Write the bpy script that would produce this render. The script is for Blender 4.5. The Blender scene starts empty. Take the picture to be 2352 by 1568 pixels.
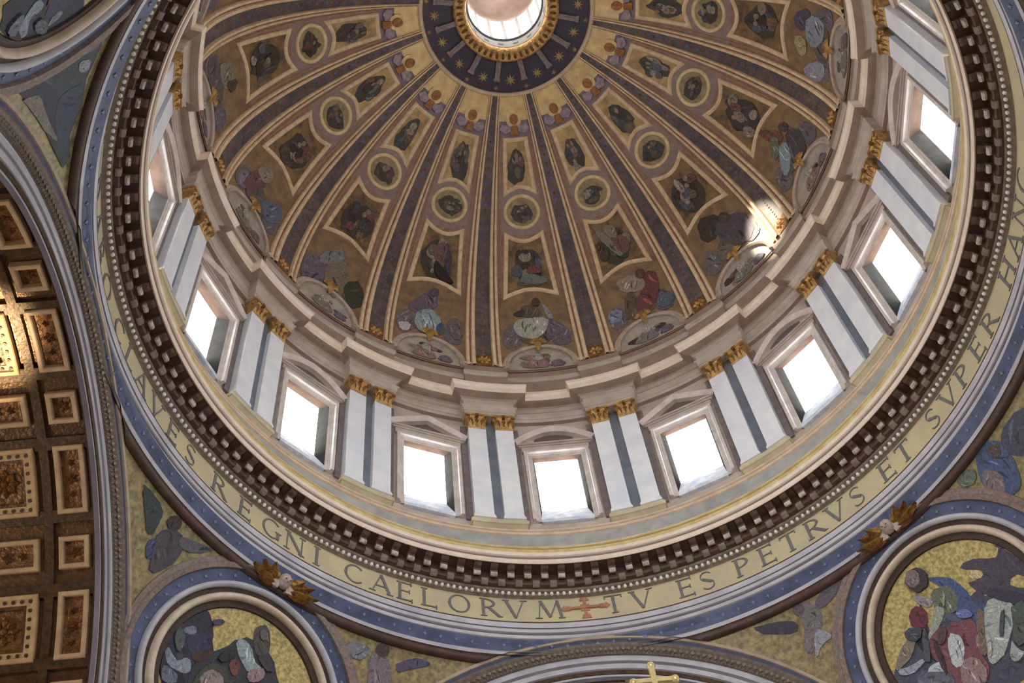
import bpy, math, random
from mathutils import Vector, Matrix
from mathutils.geometry import tessellate_polygon
rnd = random.Random(7)
scene = bpy.context.scene
C = bpy.data.collections.new("basilica"); scene.collection.children.link(C)
# ------------------------------------------------------------------ camera
cam_data = bpy.data.cameras.new("camera"); cam = bpy.data.objects.new("camera", cam_data); C.objects.link(cam)
cam_data.sensor_fit = 'HORIZONTAL'; cam_data.sensor_width = 36.0; cam_data.lens = 47.6653
cam_data.clip_end = 400.0
cam.matrix_world = Matrix([[-0.995725, -0.084921, 0.036321, 5.4263], [-0.057253, 0.876075, 0.478764, 27.1363], [-0.072477, 0.474639, -0.877192, 1.6], [0, 0, 0, 1]])
scene.camera = cam
# ------------------------------------------------------------------ world, lights, exposure
world = bpy.data.worlds.new("world"); scene.world = world; world.use_nodes = True
bg = world.node_tree.nodes["Background"]; bg.inputs[0].default_value = (0.86, 0.92, 1.0, 1); bg.inputs[1].default_value = 0.5
scene.view_settings.view_transform = 'Standard'; scene.view_settings.look = 'None'
scene.view_settings.exposure = 0.12; scene.view_settings.gamma = 1.0; scene.view_settings.use_curve_mapping = False
try:
    scene.cycles.use_denoising = True
    scene.cycles.max_bounces = 4; scene.cycles.diffuse_bounces = 3; scene.cycles.glossy_bounces = 2; scene.cycles.transmission_bounces = 1
    scene.cycles.sample_clamp_indirect = 8.0; scene.cycles.adaptive_threshold = 0.05
except Exception:
    pass
WINDOW_LIGHT = 13.2      # daylight on the frosted drum panes
LANTERN_LIGHT = 4.0
def area(name, loc, target, sx, sy, energy, col):
    l = bpy.data.lights.new(name, 'AREA'); l.shape = 'RECTANGLE'; l.size = sx; l.size_y = sy; l.energy = energy; l.color = col
    o = bpy.data.objects.new(name, l); C.objects.link(o); o.location = loc
    o.rotation_euler = (Vector(target) - Vector(loc)).to_track_quat('-Z', 'Y').to_euler(); return o
# daylight from the windows of the four arms, out of the picture
area("nave_daylight", (0, -57, 30), (0, 10, 50), 22, 26, 6500, (0.92, 0.95, 1.0))
area("choir_daylight", (0, 57, 30), (0, -10, 50), 22, 26, 15000, (0.90, 0.94, 1.0))
area("south_arm_daylight", (-57, 0, 30), (10, 0, 50), 22, 26, 4500, (0.90, 0.94, 1.0))
area("north_arm_daylight", (57, 0, 24), (0, 0, 46), 22, 20, 6500, (1.0, 0.92, 0.80))
# warm floodlight on the cornice of the coffered arm
fl = bpy.data.lights.new("vault_floodlight", 'SPOT'); fl.energy = 90000; fl.color = (1.0, 0.80, 0.50); fl.spot_size = math.radians(15); fl.spot_blend = 1.0; fl.shadow_soft_size = 0.3
fo_ = bpy.data.objects.new("vault_floodlight", fl); C.objects.link(fo_); fo_.location = (27.5, -12.2, 37.0)
fo_.rotation_euler = (Vector((26.3, 0.2, 55.0)) - Vector(fo_.location)).to_track_quat('-Z', 'Y').to_euler()
# sunbeam that falls through the lantern on to the foot of the dome
sb = bpy.data.lights.new("lantern_sunbeam", 'SPOT'); sb.energy = 150000; sb.color = (1.0, 0.90, 0.70); sb.spot_size = math.radians(7.4); sb.spot_blend = 0.75; sb.shadow_soft_size = 0.15
so = bpy.data.objects.new("lantern_sunbeam", sb); C.objects.link(so); so.location = (1.9, 1.7, 108.0)
a_ = math.radians(-143.0); so.rotation_euler = (Vector((20.4*math.cos(a_), 20.4*math.sin(a_), 87.0)) - Vector(so.location)).to_track_quat('-Z', 'Y').to_euler()
# ------------------------------------------------------------------ materials (colours given as seen, 0-255)
def lin(c):
    return tuple(((v/255)/12.92 if v/255 <= 0.04045 else ((v/255+0.055)/1.055)**2.4) for v in c)
GAIN = 1.55
MATS = {}
def mat(name, rgb, rgb2=None, scale=1.2, detail=4.0, rough=0.6, metal=0.0, bump=0.0, bscale=6.0, kind='noise', gain=None, lo=0.35, hi=0.65, spec=0.5):
    if name in MATS: return MATS[name]
    g = GAIN if gain is None else gain
    m = bpy.data.materials.new(name); m.use_nodes = True; nt = m.node_tree; b = nt.nodes["Principled BSDF"]
    c1 = tuple(min(0.92, v*g) for v in lin(rgb)); c2 = tuple(min(0.92, v*g) for v in lin(rgb2 or tuple(v*0.8 for v in rgb)))
    geo = nt.nodes.new("ShaderNodeNewGeometry")
    if kind == 'wave':
        t = nt.nodes.new("ShaderNodeTexWave"); t.inputs["Scale"].default_value = scale; t.inputs["Distortion"].default_value = 6.0; t.inputs["Detail"].default_value = 3.0
    elif kind == 'voronoi':
        t = nt.nodes.new("ShaderNodeTexVoronoi"); t.inputs["Scale"].default_value = scale
    else:
        t = nt.nodes.new("ShaderNodeTexNoise"); t.inputs["Scale"].default_value = scale; t.inputs["Detail"].default_value = detail; t.inputs["Roughness"].default_value = 0.62
    nt.links.new(geo.outputs["Position"], t.inputs["Vector"])
    r = nt.nodes.new("ShaderNodeValToRGB"); r.color_ramp.elements[0].position = lo; r.color_ramp.elements[1].position = hi
    r.color_ramp.elements[0].color = (*c1, 1); r.color_ramp.elements[1].color = (*c2, 1)
    src = t.outputs["Fac"] if "Fac" in t.outputs and kind != 'voronoi' else t.outputs["Distance"]
    nt.links.new(src, r.inputs[0]); nt.links.new(r.outputs[0], b.inputs["Base Color"])
    b.inputs["Specular IOR Level"].default_value = spec; b.inputs["Roughness"].default_value = rough; b.inputs["Metallic"].default_value = metal
    if bump:
        n2 = nt.nodes.new("ShaderNodeTexNoise"); n2.inputs["Scale"].default_value = bscale; n2.inputs["Detail"].default_value = 3.0
        nt.links.new(geo.outputs["Position"], n2.inputs["Vector"])
        bp = nt.nodes.new("ShaderNodeBump"); bp.inputs["Strength"].default_value = bump; bp.inputs["Distance"].default_value = 0.15
        nt.links.new(n2.outputs["Fac"], bp.inputs["Height"]); nt.links.new(bp.outputs["Normal"], b.inputs["Normal"])
    MATS[name] = m; return m
def emit(name, col, strength):
    m = bpy.data.materials.new(name); m.use_nodes = True; b = m.node_tree.nodes["Principled BSDF"]
    b.inputs["Base Color"].default_value = (0.8, 0.8, 0.8, 1); b.inputs["Roughness"].default_value = 0.3
    b.inputs["Emission Color"].default_value = (*col, 1); b.inputs["Emission Strength"].default_value = strength
    MATS[name] = m; return m
def paint(c):
    """mosaic drapery: one hue in four tones, swirled like folds"""
    k = "mosaic_%d_%d_%d" % tuple(c)
    if k in MATS: return MATS[k]
    m = mat(k, c, scale=1.9, detail=3.5, rough=0.55); nt = m.node_tree
    t = next(n for n in nt.nodes if n.type == 'TEX_NOISE'); t.inputs["Distortion"].default_value = 1.6
    r = next(n for n in nt.nodes if n.type == 'VALTORGB').color_ramp
    while len(r.elements) > 1: r.elements.remove(r.elements[0])
    r.elements[0].position = 0.30; r.elements[0].color = (*[min(.9, v*GAIN*0.38) for v in lin(c)], 1)
    for pos, g in ((0.42, 0.85), (0.50, 1.15), (0.56, 0.60), (0.66, 1.55), (0.74, 0.9)):
        e = r.elements.new(pos); e.color = (*[min(.9, v*GAIN*g) for v in lin(c)], 1)
    return m
M_CREAM = mat("cream_stucco", (190, 168, 142), (170, 148, 126), scale=1.5, rough=0.55, bump=0.15)
M_CREAM_D = mat("drum_stone", (170, 156, 145), (150, 136, 125), scale=0.9, rough=0.55, bump=0.15)
M_TAN = mat("tan_stone_and_shade", (136, 117, 103), (120, 101, 89), scale=1.1, rough=0.6)  # own tone of the attic; on the drum cornice soffits it paints shade
M_CORONA = mat("pale_corona", (206, 188, 172), (192, 172, 156), scale=1.4, rough=0.5)
M_WHITE = mat("white_marble", (206, 204, 207), (190, 190, 198), scale=0.7, detail=6, rough=0.35)
M_SLATE = mat("slate_grey", (104, 109, 118), (88, 93, 104), scale=0.8, rough=0.4)
M_PLUM = mat("plum_marble", (112, 101, 99), (90, 80, 80), scale=1.6, detail=6, rough=0.4)
M_SILL = mat("veined_sill", (204, 208, 220), (160, 168, 188), scale=1.6, detail=7, rough=0.7, spec=0.1)
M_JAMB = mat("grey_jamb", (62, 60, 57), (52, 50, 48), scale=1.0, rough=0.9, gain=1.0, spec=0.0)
M_GOLD = mat("old_gold", (196, 158, 100), (136, 102, 62), scale=3.0, detail=6, rough=0.38, metal=0.45, bump=0.6, bscale=9)
M_GOLD_D = mat("dark_gold", (140, 92, 44), (84, 54, 28), scale=4.0, detail=6, rough=0.42, metal=0.4, bump=0.6, bscale=9)
M_GILT = mat("bright_gilt", (206, 188, 134), (184, 158, 108), scale=1.4, rough=0.35, metal=0.3)
M_GROUND = mat("brown_mosaic", (142, 110, 92), (112, 86, 76), scale=2.2, detail=7, rough=0.5, bump=0.2)
M_FIGBG = mat("gold_brown_mosaic", (130, 104, 72), (98, 77, 62), scale=1.4, detail=7, rough=0.45)
M_MAUVE = mat("mauve_mosaic", (136, 114, 108), (116, 98, 98), scale=2.4, detail=6, rough=0.5)
M_TOP = mat("khaki_gold_lit_mosaic", (204, 176, 122), (178, 150, 106), scale=1.6, detail=6, rough=0.42, metal=0.15)  # khaki gold, lightened in colour for the glow near the lantern
M_RIBBAND = mat("rib_band_mosaic", (94, 82, 80), (60, 56, 58), scale=1.4, detail=6, rough=0.5)
M_RIBLIGHT = mat("rib_moulding", (206, 180, 146), (180, 152, 122), scale=2.0, rough=0.5)
M_RIBRED = mat("rib_red_line", (118, 82, 66), (98, 66, 56), scale=2.0, rough=0.5)
M_PICBG = mat("picture_ground", (126, 100, 66), (76, 60, 46), scale=1.3, detail=6, rough=0.5)
M_LUN = mat("lunette_grey", (158, 147, 134), (130, 120, 112), scale=1.1, detail=6, rough=0.5)
M_NIGHT = mat("night_blue", (58, 50, 62), (44, 38, 50), scale=1.2, detail=5, rough=0.45)
M_STAR = mat("star_gold", (176, 160, 104), (150, 132, 84), scale=2, rough=0.4, metal=0.2)
M_BRACKET = mat("bracket_stone", (134, 116, 114), (106, 92, 94), scale=3, rough=0.5)
M_FRIEZE = mat("frieze_gold_mosaic", (183, 172, 132), (170, 158, 132), scale=0.5, detail=6, rough=0.4, metal=0.12)
M_LETTER = mat("letter_slate", (104, 100, 96), (88, 86, 86), scale=3, rough=0.5)
M_REDCROSS = mat("cross_red", (156, 110, 84), (136, 90, 70), scale=3, rough=0.5)
M_LAV = mat("lavender_marble", (176, 172, 176), (152, 148, 154), scale=0.6, detail=6, rough=0.4)
M_LAV2 = mat("grey_lavender_marble", (104, 98, 102), (88, 82, 88), scale=0.7, detail=6, rough=0.45)
M_BLUE = mat("blue_mosaic", (76, 83, 112), (55, 60, 82), scale=0.9, detail=5, rough=0.45)
M_BROWN = mat("brown_stone_and_shade", (78, 54, 42), (58, 40, 34), scale=1.5, rough=0.5)  # brown stone; also paints shadow on the pendentive roll and architrave line
M_MODILL = mat("shaded_gilt_modillion", (96, 74, 62), (68, 50, 42), scale=2.5, rough=0.5, bump=0.3)  # gilded brackets, their shade put into the brown
M_SOFFIT = mat("shaded_gilt_soffit", (80, 56, 46), (60, 42, 34), scale=2.5, rough=0.55)  # gilded soffit, its shadow put into the dark brown
M_MODFACE = mat("modillion_lit_face", (186, 172, 162), (130, 114, 104), scale=4, rough=0.5)  # pale colour paints the light caught by the inward volute faces
M_BEAD = mat("bead_stone", (226, 220, 210), (196, 188, 176), scale=3, rough=0.4)
M_DENTIL = mat("dentil_stone", (128, 114, 102), (104, 90, 80), scale=3, rough=0.5)
M_PEND = mat("pendentive_gold", (186, 168, 110), (138, 122, 80), scale=5.0, detail=8, rough=0.38, metal=0.15, lo=0.4, hi=0.6)
M_PENDBG = mat("spandrel_gold", (150, 134, 90), (96, 84, 62), scale=3.2, detail=8, rough=0.42, metal=0.1)
M_EGG = mat("arch_ornament", (104, 90, 76), (76, 64, 56), scale=5, detail=6, rough=0.5)
M_VAULT = mat("vault_gold", (98, 70, 42), (72, 50, 32), scale=2.4, detail=7, rough=0.34, metal=0.45, bump=0.25)
M_COFFER = mat("coffer_gold", (124, 84, 44), (80, 52, 30), scale=3.4, detail=7, rough=0.4, metal=0.4, bump=0.6, bscale=5)
M_COFFRAME = mat("coffer_frame", (166, 138, 104), (148, 118, 88), scale=2.0, rough=0.45)
M_COFBAND = mat("coffer_band", (80, 58, 36), (50, 36, 24), scale=4.0, detail=7, rough=0.42, metal=0.35, bump=0.15)
M_PODIUM = mat("podium_grey", (166, 162, 156), (146, 142, 138), scale=0.8, detail=6, rough=0.45)
M_PEDESTAL = mat("pedestal_yellow", (178, 168, 138), (162, 150, 124), scale=0.8, rough=0.45)
M_FLOOR = mat("marble_floor", (170, 160, 148), (130, 120, 112), scale=0.3, rough=0.3, gain=1.0)
M_PIER = mat("pier_marble", (176, 168, 160), (158, 150, 142), scale=0.3, rough=0.5, gain=1.0)
M_LANTERNCAP = mat("lantern_vault", (150, 128, 116), (126, 104, 92), scale=0.8, rough=0.5, gain=0.8)
E_PANE = emit("window_daylight", (0.95, 0.98, 1.0), WINDOW_LIGHT)
E_LANTERN = emit("lantern_daylight", (1.0, 0.96, 0.92), LANTERN_LIGHT)
# ------------------------------------------------------------------ mesh helpers
class MB:
    def __init__(s): s.v = []; s.f = []; s.m = []
    def face(s, idx, mi=0): s.f.append(tuple(idx)); s.m.append(mi)
    def poly(s, pts, mi=0):
        b = len(s.v); s.v += [tuple(p) for p in pts]; s.face(range(b, b+len(pts)), mi)
    def grid(s, rows, mi=0, close=False):
        b = len(s.v); n = len(rows[0])
        for r in rows: s.v += [tuple(p) for p in r]
        for i in range(len(rows)-1):
            for j in range(n if close else n-1):
                k = (j+1) % n
                m = mi[i] if isinstance(mi, (list, tuple)) else mi
                s.face((b+i*n+j, b+i*n+k, b+(i+1)*n+k, b+(i+1)*n+j), m)
    def hexa(s, p, mi=0):   # eight corners, bottom four then top four
        b = len(s.v); s.v += [tuple(q) for q in p]
        for f in ((0,3,2,1),(4,5,6,7),(0,1,5,4),(1,2,6,5),(2,3,7,6),(3,0,4,7)): s.face([b+i for i in f], mi)
    def sweep(s, pts, nrm, prof, closed=False, mi=0):
        n = len(pts); rows = []
        P = [Vector(p) for p in pts]; N = [Vector(q).normalized() for q in nrm]
        for i in range(n):
            a = P[(i-1) % n] if (closed or i > 0) else None; c = P[(i+1) % n] if (closed or i < n-1) else None
            t1 = (P[i]-a).normalized() if a is not None else None; t2 = (c-P[i]).normalized() if c is not None else None
            if t1 is None: t1 = t2
            if t2 is None: t2 = t1
            t = (t1+t2)
            t = t.normalized() if t.length > 1e-6 else t1
            sc = 1.0/max(0.35, t.dot(t1)); bi = N[i].cross(t).normalized()
            rows.append([P[i] + bi*(u*sc) + N[i]*h for u, h in prof])
        b = len(s.v); m = len(prof)
        for r in rows: s.v += [tuple(p) for p in r]
        for i in range(n if closed else n-1):
            k = (i+1) % n
            for j in range(m-1):
                q = mi[j] if isinstance(mi, (list, tuple)) else mi
                s.face((b+i*m+j, b+i*m+j+1, b+k*m+j+1, b+k*m+j), q)
        if not closed:
            s.face([b+j for j in range(m)], mi if not isinstance(mi, (list, tuple)) else mi[0])
            s.face([b+(n-1)*m+j for j in range(m)][::-1], mi if not isinstance(mi, (list, tuple)) else mi[0])
    def inlay(s, pts2, surf, nrm, h0, h1, mi=0, lim=0.42):   # a slab of any outline that follows a curved surface
        def P3(q, h): return Vector(surf(*q)) + Vector(nrm(*q))*h
        tris = [[pts2[i] for i in t] for t in tessellate_polygon([[Vector((x, y, 0)) for x, y in pts2]])]
        work = tris; done = 0
        while work and done < 4000:
            t = work.pop(); done += 1; p = [P3(q, h1) for q in t]
            e = [(p[i]-p[(i+1) % 3]).length for i in range(3)]; k = max(range(3), key=lambda i: e[i])
            if e[k] > lim:
                a, b, c = t[k], t[(k+1) % 3], t[(k+2) % 3]; m = ((a[0]+b[0])/2, (a[1]+b[1])/2)
                work += [[a, m, c], [m, b, c]]
            else: s.poly(p, mi)
        n = len(pts2); b = len(s.v)
        for h in (h1, h0): s.v += [tuple(P3(q, h)) for q in pts2]
        for i in range(n):
            k = (i+1) % n; s.face((b+i, b+n+i, b+n+k, b+k), mi)
    def plate(s, pts, nrm, h0, h1, mi=0):      # a thin slab lying on a surface
        b = len(s.v); n = len(pts)
        for h in (h1, h0): s.v += [tuple(Vector(p)+Vector(q)*h) for p, q in zip(pts, nrm)]
        s.face(range(b, b+n), mi)
        for i in range(n):
            k = (i+1) % n; s.face((b+i, b+n+i, b+n+k, b+k), mi)
    def mesh(s, name, mats, smooth=False):
        me = bpy.data.meshes.new(name); me.from_pydata(s.v, [], s.f)
        for m in mats: me.materials.append(m)
        for p, m in zip(me.polygons, s.m):
            p.material_index = m; p.use_smooth = smooth
        me.update(); return me
def link(name, me, parent=None, rz=None):
    o = bpy.data.objects.new(name, me); C.objects.link(o)
    if parent is not None: o.parent = parent
    if rz is not None: o.rotation_euler = (0, 0, rz)
    return o
def build(mb, name, mats, parent=None, smooth=False, rz=None):
    return link(name, mb.mesh(name, mats if isinstance(mats, (list, tuple)) else [mats], smooth), parent, rz)
def tag(o, label, cat=None, group=None, kind=None):
    o["label"] = label
    if cat: o["category"] = cat
    if group: o["group"] = group
    if kind: o["kind"] = kind
    return o
def chaikin(p, it=2):
    for _ in range(it):
        q = []
        for i in range(len(p)):
            a, b = p[i], p[(i+1) % len(p)]
            q.append((0.75*a[0]+0.25*b[0], 0.75*a[1]+0.25*b[1])); q.append((0.25*a[0]+0.75*b[0], 0.25*a[1]+0.75*b[1]))
        p = q
    return p
def cyl(az, r, z):
    a = math.radians(az); return (r*math.cos(a), r*math.sin(a), z)
def revolve(mb, prof, a0=0.0, a1=360.0, n=192, mis=None):
    full = abs(a1-a0) > 359.9
    k = n if full else n+1
    rows = [[cyl(a0+(a1-a0)*j/n, r, z) for j in range(k)] for r, z in prof]
    mb.grid(rows, mis if mis is not None else 0, close=full)
def ledge(mb, prof, hw, back, mis=0, n=6, caps=True):
    """a profile [(r, z, extra half-width in metres)] broken forward over +-hw degrees round az -90, with returns to r = back"""
    rows = []
    for r, z, e in prof:
        w = hw + math.degrees(e/20.5)
        rows.append([cyl(-90+w, back, z)] + [cyl(-90+w-2*w*j/n, r, z) for j in range(n+1)] + [cyl(-90-w, back, z)])
    mb.grid(rows, mis)
# dome: an ellipsoid of revolution; bay 0 is centred on az -90, u grows to the beholder's right
DA, DB, DZ = 20.8, 19.7, 84.5
def dome_n(u, th):
    a = math.radians(-90-u); t = math.radians(th)
    return Vector((-math.cos(t)*math.cos(a)/DA, -math.cos(t)*math.sin(a)/DA, -math.sin(t)/DB)).normalized()
def dome_p(u, th, off=0.0):
    a = math.radians(-90-u); t = math.radians(th)
    return Vector((DA*math.cos(t)*math.cos(a), DA*math.cos(t)*math.sin(a), DZ+DB*math.sin(t))) + dome_n(u, th)*off
def du(th): return DA*math.cos(math.radians(th))*math.pi/180      # metres in one degree of u
DT = 0.352                                                        # metres in one degree of th, about
def bayrot(i): return math.radians(-22.5*i)
# pendentives: one sphere about (0, 0, 42)
SR, SZ, APL = 26.47, 42.0, 21.6
def sph_p(az, el, off=0.0):
    a, e = math.radians(az), math.radians(el)
    return Vector(((SR-off)*math.cos(e)*math.cos(a), (SR-off)*math.cos(e)*math.sin(a), SZ+(SR-off)*math.sin(e)))
class Tan:                                                        # tangent frame of a medallion, on the sphere
    def __init__(s, az, el=19.8):
        a, e = math.radians(az), math.radians(el)
        s.n = Vector((math.cos(e)*math.cos(a), math.cos(e)*math.sin(a), math.sin(e))); s.r = Vector((math.sin(a), -math.cos(a), 0)); s.u = s.r.cross(s.n)
    def d(s, u, v):
        k = max(0.0, 1-(u*u+v*v)/SR**2); return (s.n*math.sqrt(k) + s.r*(u/SR) + s.u*(v/SR)).normalized()
    def p(s, u, v, off=0.0): return Vector((0, 0, SZ)) + s.d(u, v)*(SR-off)
    def nn(s, u, v): return -s.d(u, v)
# ------------------------------------------------------------------ outlines of the mosaic figures
MOSAIC_RIGHT = [((70,70,85),[(-1.38,2.77),(-0.16,3.0),(0.96,2.34),(1.41,1.35),(2.88,0.12),(3.9,-1.14),(2.8,-3.61),(-0.09,-5.69),(-3.57,-3.19),(-4.38,-1.15),(-4.07,0.29),(-3.05,0.92),(-2.15,1.8)]),((70,62,75),[(1.67,2.4),(2.28,2.43),(2.78,1.93),(3.39,1.56),(3.65,1.96),(3.52,2.32),(3.96,1.93),(4.36,0.7),(4.28,-0.46),(3.34,0.5),(2.81,0.03),(1.87,0.58),(1.27,1.69),(2.16,1.36),(2.43,1.6),(1.86,2.12)]),((190,172,110),[(2.28,1.46),(2.11,1.4),(1.89,1.49),(1.7,1.67),(1.65,1.87),(1.75,2.0),(1.95,1.98),(2.16,1.83),(2.29,1.63)]),((60,75,130),[(-0.16,3.0),(0.76,2.51),(1.16,1.55),(1.0,0.51),(1.53,0.47),(1.15,-0.37),(0.21,0.3),(0.1,1.0),(0.26,2.28)]),((95,102,75),[(-0.33,2.35),(0.4,2.25),(0.63,1.59),(0.15,0.97),(-0.51,1.25),(-0.57,1.92)]),((135,128,132),[(-1.09,2.94),(-0.84,2.52),(-0.52,2.11),(-0.87,1.84),(-1.23,2.42)]),((112,38,50),[(-1.51,2.48),(-1.11,1.94),(-1.44,1.27),(-2.09,1.45),(-2.01,2.0)]),((125,62,68),[(-0.21,0.47),(0.68,-0.14),(-0.08,-1.3),(-0.14,-2.39),(-1.04,-3.18),(-1.89,-2.56),(-1.84,-1.1),(-2.21,-0.07),(-1.75,0.73),(-1.1,0.86),(-0.71,0.33)]),((142,146,136),[(-0.63,1.73),(-0.37,1.22),(-0.98,0.83),(-1.52,0.71),(-1.93,0.56),(-1.24,1.12)]),((170,178,176),[(-0.88,0.07),(-0.45,-0.19),(-0.63,-0.88),(-1.14,-1.41),(-1.47,-1.23),(-1.3,-0.52)]),((155,160,150),[(1.51,0.11),(2.23,-0.18),(2.61,-0.65),(1.99,-1.44),(1.01,-2.16),(0.28,-2.33),(0.15,-1.87),(0.74,-0.81)]),((122,102,92),[(-2.88,1.19),(-2.4,0.98),(-2.93,0.45),(-3.6,0.33),(-4.02,0.25),(-3.37,0.92)]),((142,142,152),[(-3.89,0.23),(-3.28,0.02),(-2.62,-0.0),(-2.71,-0.24),(-3.42,-0.33),(-3.92,-0.05)]),((168,178,182),[(-2.55,-0.59),(-1.97,-0.63),(-1.89,-1.07),(-2.21,-1.21),(-2.72,-0.83)]),((55,50,76),[(1.91,0.64),(2.81,0.03),(3.31,-0.86),(2.98,-1.5),(2.65,-0.69),(2.17,-0.06)]),((120,95,75),[(0.93,0.19),(1.24,0.09),(0.71,-0.79),(0.11,-1.82),(0.02,-1.38),(0.44,-0.58)]),((142,108,108),[(-1.07,-1.3),(-0.4,-1.66),(-0.28,-2.49),(-1.0,-3.0),(-1.63,-2.38)]),((90,90,112),[(-3.12,-0.54),(-2.28,-1.08),(-1.77,-1.68),(-2.38,-2.42),(-3.47,-1.35)]),((62,42,48),[(-1.75,0.27),(-1.55,0.11),(-1.89,-1.29),(-2.11,-1.28)]),((72,76,82),[(-1.93,1.02),(-1.62,1.02),(-2.26,-0.26),(-2.53,-0.22)]),((74,80,76),[(2.55,-0.76),(3.13,-1.09),(2.28,-2.43),(1.63,-2.36),(2.04,-1.48)]),((150,152,150),[(1.51,-2.11),(1.5,-2.55),(1.74,-2.96),(1.16,-3.03),(0.99,-2.73)]),((92,98,165),[(0.08,0.87),(0.65,0.57),(0.72,0.13),(0.11,0.38)]),((84,58,60),[(-1.04,0.74),(-0.77,0.45),(-1.29,-0.07),(-1.51,0.17)]),((60,66,70),[(-2.49,1.66),(-1.72,1.32),(-2.21,0.84),(-2.72,1.21)]),((170,162,158),[(0.69,-1.15),(0.78,-1.3),(0.38,-1.97),(0.19,-1.97)]),((70,74,84),[(1.92,-0.61),(2.06,-0.73),(1.38,-1.54),(1.16,-1.52)]),((62,50,52),[(-0.08,2.98),(-0.42,2.76),(-0.82,2.8),(-1.09,3.11),(-1.11,3.52),(-0.85,3.85),(-0.45,3.94),(-0.09,3.76),(0.06,3.37)]),((120,98,98),[(-0.37,3.29),(-0.62,3.11),(-0.88,3.13),(-1.05,3.33),(-1.03,3.61),(-0.85,3.85),(-0.57,3.94),(-0.34,3.82),(-0.26,3.57)])]
MOSAIC_LEFT = [((45,42,60),[(-4.45,0.17),(-4.52,1.4),(-4.09,2.18),(-3.15,2.88),(-2.58,2.87),(-2.37,2.43),(-2.23,1.89),(-1.86,1.19),(-2.52,0.49),(-2.16,-1.22),(-2.45,-2.39),(-3.51,-2.02),(-4.41,-0.56)]),((50,52,55),[(-1.79,1.28),(-1.1,2.39),(-0.71,2.77),(-0.01,2.84),(1.03,2.58),(1.42,2.0),(2.06,1.57),(2.13,-0.44),(-0.92,-2.27),(-2.33,-1.32),(-2.47,0.37),(-2.14,0.92)]),((50,45,78),[(-3.39,1.2),(-3.05,1.7),(-2.34,2.13),(-2.06,1.37),(-2.66,0.82),(-3.12,0.85)]),((118,118,134),[(-3.77,1.52),(-3.25,1.99),(-3.04,1.66),(-3.48,1.39)]),((120,125,148),[(-4.21,-0.24),(-4.12,0.32),(-3.72,0.07),(-3.39,-0.08),(-3.12,0.34),(-2.76,0.29),(-2.63,-0.29),(-3.21,-0.48),(-3.78,-0.47)]),((78,42,36),[(-2.88,0.68),(-2.03,1.44),(-1.87,1.08),(-2.5,0.45)]),((78,64,72),[(-0.25,3.49),(0.02,3.89),(0.45,3.82),(0.85,3.0),(0.64,2.47),(0.09,2.59)]),((132,152,148),[(-0.86,2.47),(-0.62,2.67),(-0.13,2.58),(0.25,2.06),(0.75,1.91),(0.55,1.46),(-0.09,1.56),(-0.59,1.97)]),((112,60,50),[(-0.94,1.35),(-0.52,1.68),(-0.2,1.15),(-0.54,0.81)]),((62,68,50),[(-2.24,0.1),(-1.8,0.76),(-1.07,1.02),(-0.51,0.44),(-0.87,0.24),(-1.29,0.59),(-1.85,0.22),(-2.04,-0.65),(-2.31,-0.8)]),((135,118,108),[(-1.97,-0.0),(-1.63,0.5),(-1.1,0.55),(-0.8,0.05),(-1.87,-0.54)]),((140,110,115),[(0.18,1.45),(0.75,1.91),(1.06,1.67),(0.74,1.11),(0.34,1.03)]),((78,66,88),[(-2.56,2.73),(-2.09,3.05),(-1.92,2.95),(-2.31,2.56)]),((72,80,84),[(-4.14,1.34),(-3.71,1.4),(-3.42,0.77),(-3.58,0.36),(-3.97,0.73)]),((36,34,48),[(-4.49,-0.11),(-4.16,-0.21),(-3.79,-0.68),(-3.84,-1.22),(-4.19,-0.93)]),((90,96,118),[(-4.09,-0.77),(-3.7,-0.63),(-3.21,-0.74),(-3.18,-1.09),(-3.75,-1.44)]),((60,58,62),[(0.36,2.33),(0.78,2.65),(1.4,2.05),(0.96,1.93)]),((92,84,84),[(-0.05,3.54),(0.2,3.73),(0.46,3.41),(0.23,3.18)]),((40,42,44),[(-1.56,1.25),(-1.07,2.05),(-0.71,1.85),(-1.22,1.1)])]
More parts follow.
